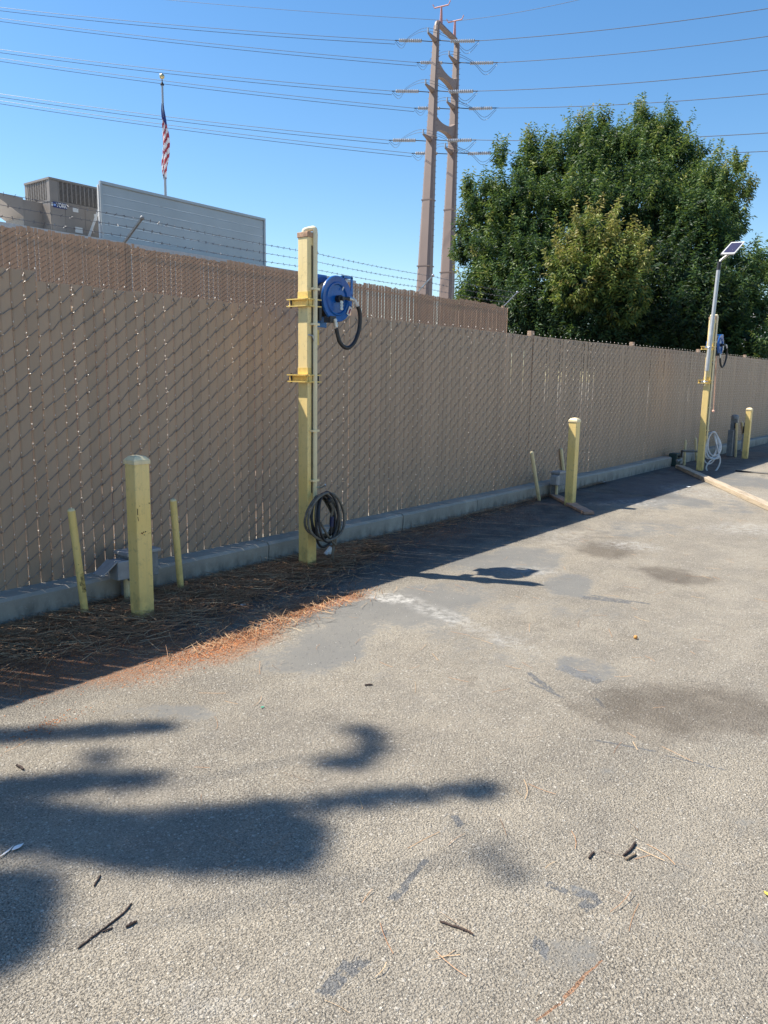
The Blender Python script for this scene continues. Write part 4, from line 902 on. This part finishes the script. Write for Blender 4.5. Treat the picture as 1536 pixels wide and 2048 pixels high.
sc_ = MB(); sc_.tube([tpv * .22, tpv * .30, tpv * .40], [.0246, .0248, .0245], 14, caps=False)
t_ = NT('black_scuff'); cc = t_.mix(t_.rng(t_.noise(38, 6, .75), .40, .62), (.70, .50, .16), (.06, .05, .025)); t_.fin(cc, .7); sc_.build('scuff_mark', t_.m, gp, smooth=True)
# ------------------------------------------------------------------ outlet boxes
def outlet_box(loc, label, s=1.0, lid=True, group='weatherproof outlet boxes by the wall'):
    t = thing('outlet_box', label, 'electrical box', loc, 0, group)
    MB().box((.04, .02, .075), (.10 * s, .06 * s, .15)).build('stand', m_boxgrey, t)
    MB().cyl((-.03 * s, -.04, 0), (-.03 * s, -.04, .17), .018 * s, 10).build('conduit', m_cream, t)
    MB().box((.07 * s, -.01, .235), (.21 * s, .12 * s, .17)).build('box_body', m_boxgrey, t, bevel=.006)
    MB().box((.07 * s, -.012, .333), (.235 * s, .145 * s, .024)).build('box_top', m_boxlid, t, bevel=.004)
    MB().box((-.075 * s, -.035, .235), (.08 * s, .10 * s, .13)).build('receptacle', m_boxlid, t, bevel=.006)
    if lid: MB().box((-.165 * s, -.035, .262), (.125 * s, .10 * s, .012), np.array([[math.cos(-.62), 0, math.sin(-.62)], [0, 1, 0], [-math.sin(-.62), 0, math.cos(-.62)]])).build('open_cover', m_boxlid, t, bevel=.003)
    else: MB().box((-.125 * s, -.035, .235), (.02, .085 * s, .11)).build('closed_cover', m_boxlid, t, bevel=.003)
    return t
g = ground(242, 1196); outlet_box((g[0] + .02, min(g[1], 4.60), 0), 'grey outlet box with its cover flipped open behind the nearest bollard', 1.15)
g = ground(1096, 992); outlet_box((g[0], 4.56, 0), 'small grey outlet box with shut cover between two leaning pipes', 1.0, False)
# far outlet pedestal
g = ground(1462, 912); pd = thing('outlet_pedestal', 'dark grey electrical pedestal left of the rightmost bollard', 'electrical box', g)
MB().box((-.02, .03, .28), (.14, .11, .56)).build('pedestal_body', m_boxgrey, pd, bevel=.008); MB().box((.05, .0, .42), (.10, .14, .80)).build('pedestal_post', m_boxgrey, pd, bevel=.006)
MB().lathe([(.075, 0), (.08, .05), (.06, .08), (.02, .09)], (.04, 0, .80), n=14).build('pedestal_cap', m_boxgrey, pd, smooth=True); MB().box((.0, -.05, .66), (.1, .06, .12)).build('receptacle', m_dark, pd)
g = ground(1481, 902); bx_ = thing('utility_box', 'pale utility box with dark gear on top between the two slim pipes', 'electrical box', (g[0], 4.5, 0)); MB().box((0, 0, .2), (.16, .12, .40)).build('box_body', m_boxlid, bx_, bevel=.005); MB().box((0, 0, .50), (.15, .12, .16)).build('dark_gear', m_dark, bx_, bevel=.01); MB().box((0, 0, .62), (.13, .10, .07)).build('box_top', m_boxgrey, bx_)
# valve cluster in the gap in the wall, and black pipe rail
vb = thing('valve_cluster', 'dark green valves and pipework in the gap of the concrete wall', 'valve', (14.86, 4.62, 0))
MB().box((0, .05, .12), (.24, .16, .24)).build('valve_body', simple('dark_green_enamel', (.02, .05, .045), .5), vb, bevel=.02); MB().tube([(-.12, -.03, .1), (.0, -.06, .12), (.12, -.03, .1)], .03, 8).build('valve_pipe', m_boxgrey, vb, smooth=True)
MB().lathe([(.06, 0), (.065, .02), (.02, .03)], (0, -.04, .17), n=12).build('hand_wheel', m_dark, vb)
q0, q1 = onY(1364, 902, 4.45), onY(1398, 903, 4.35); bp = thing('black_pipe', 'black horizontal pipe joining the two short pipes by the distant post', 'pipe', q0); MB().tube([(0, 0, -.12), (0, 0, 0), q1 - q0], .02, 8).build('pipe', m_black, bp)

# ------------------------------------------------------------------ solar lamp strapped to the distant post
yl = p2[1] - .10
s0, s1 = onY(1413.5, 742, yl), onY(1437, 538, yl)
so_ = thing('solar_lamp', 'solar panel lamp on a slim metal pole strapped to the distant yellow post', 'lamp', s0)
MB().tube([(0, 0, 0), s1 - s0], .031, 14).build('pole', m_alu, so_, smooth=True)
n_ = (s1 - s0) / np.linalg.norm(s1 - s0); e0 = s1 - s0; e1 = e0 + n_ * .12
MB().tube([e0 - n_ * .02, e1], .033, 12).build('collar', m_black, so_, smooth=True)
ctr = dep(1466, 495.5, proj(s1)[2] - .05) - s0
MB().tube([e1 - n_ * .04, e1 * .9 + ctr * .1, e1 * .1 + ctr * .9 + [0, 0, -.05]], .019, 10).build('arm', m_alu, so_, smooth=True)
du, dv = np.array([.62, -.785, 0]), np.array([.70, .55, .46]); dv /= np.linalg.norm(dv); du -= dv * du.dot(dv); du /= np.linalg.norm(du)
D0 = proj(s1)[2] - .05; ca, cb, cc_, cd_ = [dep(px, py, D0 + dd) - s0 for px, py, dd in ((1441.5, 507.6, -.12), (1462.7, 484.2, .16), (1489.9, 482.7, .16), (1468.6, 506.9, -.12))]
nn = np.cross(cd_ - ca, cb - ca); nn /= np.linalg.norm(nn); nn *= np.sign(nn[2])
def quadslab(pts, t0, t1):
    vs = [p + nn * t0 for p in pts] + [p + nn * t1 for p in pts]; return MB().raw(vs, [(3, 2, 1, 0), (4, 5, 6, 7), (0, 1, 5, 4), (1, 2, 6, 5), (2, 3, 7, 6), (3, 0, 4, 7)])
cen = (ca + cb + cc_ + cd_) / 4
pf = quadslab([ca, cd_, cc_, cb], -.025, 0).build('panel_frame', m_trimwhite, so_); quadslab([cen + (p - cen) * .80 for p in (ca, cd_, cc_, cb)], .001, .004).build('solar_cell', m_pv, pf)
MB().box(cen - nn * .05 * 1 + (ca + cd_ - 2 * cen) * .12, (.10, .10, .05)).build('lamp_head', m_boxlid, so_)
for z in (h2 - .525, h2 - 1.105):
    k = (z - s0[2]) / (s1[2] - s0[2]); q = (s1 - s0) * k; b = MB(); b.tube([q + [.036 * math.cos(a), .036 * math.sin(a), 0] for a in np.linspace(0, 6.283, 13)[:-1]], .008, 5, closed=True); b.box(q + [.0, .05, 0], (.05, .04, .03)); b.build('pole_clamp', m_galv, so_)

# ------------------------------------------------------------------ timber on the ground
def plank(a, b, w, h, name, label, cat, mat, z=0.0, extend=0.0):
    a, b = np.asarray(a, float), np.asarray(b, float); d = b - a; L = np.linalg.norm(d[:2]); d /= L; b = b + d * extend; L += extend; ang = math.atan2(d[1], d[0])
    n = 24; rs = np.random.default_rng(int(L * 100)); B = MB(); vs = []
    for i in range(n + 1):
        x = L * i / n
        for (y, zz) in ((-w / 2, 0.004), (w / 2, .004), (w / 2, h), (-w / 2, h)):
            vs.append((x, y + rs.normal() * .0015, zz + (rs.normal() * .0018 if zz > .01 else 0)))
    fs = [(0, 1, 2, 3), (n * 4 + 3, n * 4 + 2, n * 4 + 1, n * 4)]
    for i in range(n):
        for j in range(4): fs.append((i * 4 + j, i * 4 + (j + 1) % 4, i * 4 + 4 + (j + 1) % 4, i * 4 + 4 + j))
    B.raw(vs, fs); o = B.build(name, mat, bevel=.004); o.location = (a[0], a[1], z); o.rotation_euler = (0, 0, ang); return tag(o, label, cat)
plank(ground(1108, 994), ground(1178, 1030), .125, .04, 'wood_plank', 'short brown sawn plank lying at the foot of the middle bollard', 'plank', m_plank)
plank(ground(1358, 937), ground(1530, 1015), .125, .065, 'timber_beam', 'long bleached split timber beam lying across the shadow edge at right', 'beam', m_beam, extend=1.2)
g0 = ground(1476, 943); g1 = ground(1536, 949); cdp = [g0 * (1 - t) + g1 * t + np.array([0, .05 * math.sin(t * 5), .012]) for t in np.linspace(-.15, 1.6, 14)]
o = MB().tube([p - g0 for p in cdp], .013, 6).build('black_cable', m_black); o.location = tuple(g0); tag(o, 'black cable lying on the asphalt beyond the timber beam', 'cable')

# ------------------------------------------------------------------ twigs and small litter on the asphalt
def twig(pts, r, label, mat=None):
    P_ = [ground(*p) for p in pts]; g = P_[0]; n = 7; sp = spline([p - g + np.array([0, 0, r * (1 + .3 * (i % 2))]) for i, p in enumerate(P_)], 7) if len(P_) > 1 else None
    sp = [p + np.array([random.gauss(0, r * .22), random.gauss(0, r * .22), abs(random.gauss(0, r * .15))]) for p in sp]
    rs = [r * random.uniform(.8, 1.12) for _ in sp]; rs[0] *= .8; rs[-1] *= .7
    o = MB().tube(sp, rs, 8).build('twig', mat or m_twig, smooth=True); o.location = tuple(g); return tag(o, label, 'twig')
twig([(155, 1899), (190, 1872), (222, 1848), (250, 1825), (263, 1808)], 0.0027, 'long curved dark twig at lower left, the longest on the asphalt')
twig([(204, 1866), (214, 1862), (226, 1857)], 0.0027, 'stubby dark twig right beside the long curved twig')
twig([(252, 1857), (262, 1851), (273, 1845)], 0.0038, 'thick short twig to the right of the long curved twig')
twig([(188, 1774), (195, 1763), (201, 1752)], 0.0029, 'small dark twig above the long curved twig at lower left')
twig([(880, 1845), (912, 1856), (932, 1863), (946, 1871)], 0.0032, 'straight dark twig alone on the lower middle asphalt')
twig([(1177, 1718), (1182, 1712), (1188, 1706)], 0.0038, 'thick dark twig stub left of the paired twigs at right')
twig([(1246, 1714), (1258, 1704), (1266, 1695), (1270, 1688)], 0.0042, 'dark thick twig of the pair at lower right')
twig([(1252, 1721), (1261, 1716), (1272, 1709)], 0.0040, 'pale peeled twig of the pair at lower right', m_twigpale)
twig([(33, 1533), (40, 1536), (47, 1541)], .005, 'small bent twig near the left edge among the soft shadows')
twig([(729, 1372), (737, 1371), (745, 1371)], 0.0044, 'short twig lying in the middle of the sunlit asphalt')
g = ground(1271, 1278); o = MB().sphere((0, 0, .012), .015, 8, (1, .8, .8)).build('seed_pod', m_pod, smooth=True); o.location = tuple(g); tag(o, 'orange seed pod alone on the sunlit asphalt', 'seed pod')
def leafmesh(g, L, W, ang, mat, name, label, cat):
    B = MB(); pts = []
    for i in range(7):
        t = i / 6; w_ = W * math.sin(math.pi * min(.97, .04 + t)) ; z = .004 + .25 * L * (t - .5) ** 2
        for s_, dz in ((-1, .18), (0, 0), (1, .18)): pts.append((L * (t - .5), s_ * w_ / 2, z + dz * w_))
    fs = []
    for i in range(6):
        for j in range(2): fs.append((i * 3 + j, i * 3 + j + 1, i * 3 + j + 4, i * 3 + j + 3))
    B.raw(pts, fs); o = B.build(name, mat, smooth=True); o.location = tuple(g); o.rotation_euler = (0, 0, ang); return tag(o, label, cat)
leafmesh(ground(1533, 1790), .026, .014, .9, m_leafy, 'fallen_leaf', 'yellow fallen leaf at the right edge of the asphalt', 'leaf')
leafmesh(ground(36, 1697), .045, .02, .2, m_styro, 'paper_scrap', 'white paper scrap in the shadow at the left edge', 'litter')
leafmesh(ground(14, 1706), .06, .008, .4, m_styro, 'plastic_strip', 'thin white plastic strip beside the paper scrap at left', 'litter')
leafmesh(ground(525, 1416), .022, .015, .2, simple('green_bit', (.05, .3, .2), .5), 'green_fragment', 'tiny green fragment on the sunlit asphalt', 'litter')
leafmesh(ground(1377, 975), .11, .07, .2, m_styro, 'foam_scrap', 'white foam scrap on the asphalt left of the timber beam', 'litter')
leafmesh(ground(1204, 966), .22, .11, .1, m_styro, 'flattened_cup', 'flattened white cup by the concrete wall beyond the middle bollard', 'litter')
leafmesh(ground(487, 1212), .06, .04, .6, m_label, 'pale_wrapper', 'pale blue wrapper lying in the shaded pine needles', 'litter')
g = ground(650, 1117); o = MB().lathe([(.022, 0), (.033, .075), (.036, .08), (.030, .08), (.02, .01)], (0, 0, 0), frame_to((.8, -.2, .5)), 16).build('paper_cup', m_styro, smooth=True); o.location = (g[0], g[1], .03); tag(o, 'white crushed cup at the base of the foreground yellow post', 'cup')

# ------------------------------------------------------------------ dry needles along the wall (uncountable)
front = [(-60, 1385), (0, 1362), (200, 1335), (400, 1302), (520, 1262), (640, 1215), (730, 1160), (800, 1115), (880, 1080), (960, 1045), (1060, 1015), (1130, 985), (1400, 930)]
fg = np.array([ground(*p)[:2] for p in front])
def needle_mesh(name, X, Y, L, ang, tone, lift, mat, wd=.0016, rs=rng, z0=.004):
    n = len(X); k = 4; V = np.zeros((n, k, 2, 3)); bend = rs.normal(size=n) * .35; d0 = ang
    px_, py_ = X.copy(), Y.copy(); a = ang.copy(); pz = z0 + rs.uniform(0, 1, n) * lift; tilt = rs.normal(size=n) * .10
    for i in range(k):
        nx, ny = -np.sin(a), np.cos(a); V[:, i, 0] = np.stack([px_ + nx * wd, py_ + ny * wd, np.maximum(pz, z0)], 1); V[:, i, 1] = np.stack([px_ - nx * wd, py_ - ny * wd, np.maximum(pz, z0) + wd * .8], 1)
        px_ = px_ + np.cos(a) * L / (k - 1); py_ = py_ + np.sin(a) * L / (k - 1); pz = pz + tilt * L / (k - 1); a = a + bend / (k - 1)
    idx = np.arange(n)[:, None] * 8; Fs = np.concatenate([idx + np.array([[i * 2, i * 2 + 1, i * 2 + 3, i * 2 + 2]]) for i in range(k - 1)])
    return np_mesh(name, V.reshape(-1, 3), Fs, mat, None, np.repeat(tone, 8))
def mound(x, y):
    return 0
n = 34000
X = rng.uniform(.8, 11.5, n) ; X[:24000] = rng.uniform(.8, 5.6, 24000); yf = np.interp(X, fg[:, 0], fg[:, 1]); u = rng.uniform(0, 1, n) ** 1.15
Y = 4.665 - u * (4.66 - yf) * (1 + rng.normal(size=n) * .10); ok = (Y < 4.65)
dens = np.where(X > 5.4, .6, 1.0); ok &= rng.uniform(size=n) < dens; ok &= rng.uniform(size=n) > np.clip((u - .42) * 2.1, 0, .95)
X, Y = X[ok], Y[ok]; n = len(X)
rel = np.clip((4.66 - Y) / (4.66 - np.interp(X, fg[:, 0], fg[:, 1])), 0, 1.2)
ang = rng.normal(size=n) * .75 + rng.choice([0, .35, math.pi, 2.6], n); tone = np.clip(rng.normal(.52, .2, n) + (rng.uniform(size=n) < .12) * .3, 0, 1)
hgt = .032 * np.sin(np.pi * np.clip(rel, 0, 1)) + .012
tag(needle_mesh('pine_needle_litter', X, Y, rng.uniform(.08, .20, n), ang, tone, hgt, m_needle, .00125), kind='stuff', label='bed of dry brown pine needles drifted along the concrete wall')
# drift of bright needles over the shadow edge
pts = [(560, 1238), (600, 1226), (520, 1262), (480, 1275), (640, 1205), (540, 1245), (430, 1290), (690, 1200)]
X, Y = [], []
for (px, py) in pts:
    g = ground(px, py); m_ = 85; X.append(g[0] + rng.normal(size=m_) * .2); Y.append(g[1] + rng.normal(size=m_) * .10)
X, Y = np.concatenate(X), np.concatenate(Y); n = len(X)
tag(needle_mesh('pine_needle_drift', X, Y, rng.uniform(.06, .17, n), rng.normal(size=n) * .9 + .3, np.clip(rng.normal(.66, .2, n), 0, 1), .012, m_needle, .0010), kind='stuff', label='thin drift of tan pine needles catching the sun at the shadow edge')
# loose needles over the open asphalt
loose = [(722, 1430), (1030, 1580), (1050, 1600), (1310, 1718), (1330, 1725), (1300, 1712), (1350, 1732), (1150, 1700), (1200, 1702), (1255, 1670), (940, 1272), (960, 1280), (915, 1268), (1440, 1160), (1460, 1150), (1410, 1198), (830, 1365), (1290, 1320), (1310, 1325), (1420, 1285), (725, 1620), (1000, 1640), (520, 1350), (500, 1345), (560, 1330), (640, 1290), (85, 1470), (60, 1480), (1110, 1725), (1390, 1310), (860, 1385)]
X, Y = [], []
for (px, py) in loose: g = ground(px, py); X.append(g[0]); Y.append(g[1])
for _ in range(260): X.append(random.uniform(1.2, 13)); Y.append(random.uniform(.6, 3.7))
X, Y = np.array(X), np.array(Y); n = len(X)
tag(needle_mesh('loose_needles', X, Y, rng.uniform(.05, .15, n), rng.uniform(0, 6.28, n), np.clip(rng.normal(.72, .15, n), 0, 1), .004, m_needle, .0009, z0=.003), kind='stuff', label='loose single pine needles scattered over the asphalt')
def chips_mesh(name, X, Y, sz, tone, mat, label):
    n = len(X); a = rng.uniform(0, 6.28, n); V = np.zeros((n, 5, 3))
    for k in range(4):
        r = sz * rng.uniform(.6, 1.2, n); V[:, k] = np.stack([X + r * np.cos(a + k * 1.57), Y + r * np.sin(a + k * 1.57), np.full(n, .0015)], 1)
    V[:, 4] = np.stack([X, Y, .002 + sz * rng.uniform(.3, .9, n)], 1); idx = np.arange(n)[:, None] * 5
    Fs = np.concatenate([idx + np.array([[k, (k + 1) % 4, 4]]) for k in range(4)]); tag(np_mesh(name, V.reshape(-1, 3), Fs, mat, None, np.repeat(tone, 5)), label, kind='stuff')
X, Y = [], []
for (px, py, sx, sy, m_) in [(470, 1285, .22, .07, 1500), (400, 1300, .25, .08, 1200), (620, 1215, .25, .05, 1200), (690, 1200, .18, .04, 600), (560, 1245, .2, .06, 900), (60, 1340, .35, .14, 1800), (250, 1300, .5, .12, 1800), (90, 1455, .1, .04, 150), (900, 1060, 1.0, .12, 1200)]:
    g = ground(px, py); ths = .2; X.append(g[0] + rng.normal(size=m_) * sx); Y.append(g[1] + rng.normal(size=m_) * sy + (X[-1] - g[0]) * .12)
X, Y = np.concatenate(X), np.concatenate(Y); chips_mesh('bark_litter', X, Y, rng.uniform(.0015, .005, len(X)), rng.uniform(0, 1, len(X)), m_chip, 'rust coloured bark crumbs at the edge of the pine needles')
n = 5200; X = rng.uniform(.6, 7, n); Y = rng.uniform(.2, 3.6, n); chips_mesh('loose_grit', X, Y, rng.uniform(.001, .0034, n), rng.uniform(0, 1, n), m_grit, 'loose grit scattered over the near asphalt')

# ------------------------------------------------------------------ pine standing left of the frame; its boughs throw the soft shadows
PB = np.array([-3.3, 8.3, 0]); pine = thing('pine_tree', 'tall pine left of the view, known here by the soft shadows of its boughs', 'tree', PB)
MB().tube([(0, 0, 0), (.05, .02, 3), (.0, -.03, 7), (.05, 0, 11), (0, 0, 16)], [.34, .28, .22, .15, .04], 12).build('trunk', m_bark, pine, smooth=True)
shad = [  # outlines on the ground (photo pixels), lift along the sun ray in metres, tufts per square metre
    ([(-80, 1590), (60, 1600), (200, 1622), (350, 1625), (520, 1612), (620, 1640), (655, 1690), (600, 1742), (400, 1745), (200, 1722), (-80, 1690)], 9.5, 1.0),
    ([(480, 1608), (700, 1588), (860, 1574), (985, 1566), (990, 1588), (860, 1598), (700, 1612), (540, 1628)], 7.6, 1.5),
    ([(-80, 1562), (180, 1552), (330, 1546), (335, 1562), (200, 1574), (-80, 1604)], 7.8, 1.4), ([(-80, 1466), (150, 1455), (340, 1444), (350, 1459), (160, 1474), (-80, 1486)], 8.0, 1.4),
    ([(640, 1505), (665, 1520), (700, 1520), (722, 1500), (715, 1470), (690, 1462), (720, 1446), (760, 1462), (768, 1490), (740, 1525), (690, 1545), (640, 1530)], 9.5, .65), ([(150, 1530), (200, 1495), (250, 1510), (220, 1545)], 10.8, .28), ([(900, 1640), (940, 1650), (1065, 1770), (1030, 1775), (960, 1710)], 10.8, .28),
    ([(-120, 1745), (60, 1752), (130, 1765), (90, 1840), (40, 1920), (-120, 1980)], 8.8, 1.0)]
from itertools import cycle
def inside(poly, x, y):
    c = np.zeros(len(x), bool); k = len(poly)
    for i in range(k):
        (x1, y1), (x2, y2) = poly[i], poly[(i + 1) % k]; cond = ((y1 > y) != (y2 > y)); xi = (x2 - x1) * (y - y1) / ((y2 - y1) + 1e-12) + x1; c ^= cond & (x < xi)
    return c
NV, NF, NTn, bn = [], [], [], 0
def needles_at(P_, count, L):
    """count needles at each point"""
    C = np.repeat(P_, count, 0); n = len(C); d = rng.normal(size=(n, 3)); d /= np.linalg.norm(d, axis=1)[:, None]; C = C + rng.normal(size=(n, 3)) * .02
    s = np.cross(d, SUN); s /= np.linalg.norm(s, axis=1)[:, None] + 1e-9; w_ = .003; a, b = C - d * L / 2, C + d * L / 2
    return np.stack([a - s * w_, b - s * w_ * .4, b + s * w_ * .4, a + s * w_], 1).reshape(-1, 3)
for poly, lift, dens in shad:
    G = [tuple(ground(px, py)[:2]) for px, py in poly]; xs, ys = zip(*G); area = .5 * abs(sum(G[i][0] * G[(i + 1) % len(G)][1] - G[(i + 1) % len(G)][0] * G[i][1] for i in range(len(G))))
    n = int(area * 700 * dens * 3); x = rng.uniform(min(xs), max(xs), n * 3); y = rng.uniform(min(ys), max(ys), n * 3); m_ = inside(G, x, y); x, y = x[m_][:n], y[m_][:n]
    t = lift + rng.uniform(-.35, .35, len(x)); P_ = np.stack([x, y, np.zeros_like(x)], 1) + SUN * t[:, None]; NV.append(needles_at(P_, 6, .13))
    cg = np.array([np.mean(xs), np.mean(ys), 0]) + SUN * lift; z0 = cg[2] - 1.0; st_ = np.array([0, 0, z0])
    MB().tube(spline([st_, st_ * .55 + (cg - PB) * .45 + [0, 0, .1], cg - PB], 6), [.06, .05, .035, .02, .012] + [.007] * 8, 5).build('bough', m_bark, pine, smooth=True)
for k in range(16):   # rest of the crown, away from the view
    a = random.uniform(math.pi * .45, math.pi * 1.35); r = random.uniform(.6, 2.6); z = random.uniform(7.5, 15.5); r *= (17 - z) / 9
    e = np.array([min(r * math.cos(a), 0) - .9, abs(r * math.sin(a)) * .8, z + .3]); P_ = PB + e + rng.normal(size=(90, 3)) * [.45, .45, .22]; NV.append(needles_at(P_, 14, .16))
    MB().tube([(0, 0, z - .5), e * [.6, .6, 1] + [0, 0, -.15], e], [.05, .035, .015], 6).build('bough', m_bark, pine, smooth=True)
V = np.concatenate(NV); n = len(V) // 4; np_mesh('needles', V, np.arange(4 * n).reshape(-1, 4), m_pine, pine, np.repeat(rng.uniform(0, 1, n), 4), off=PB)
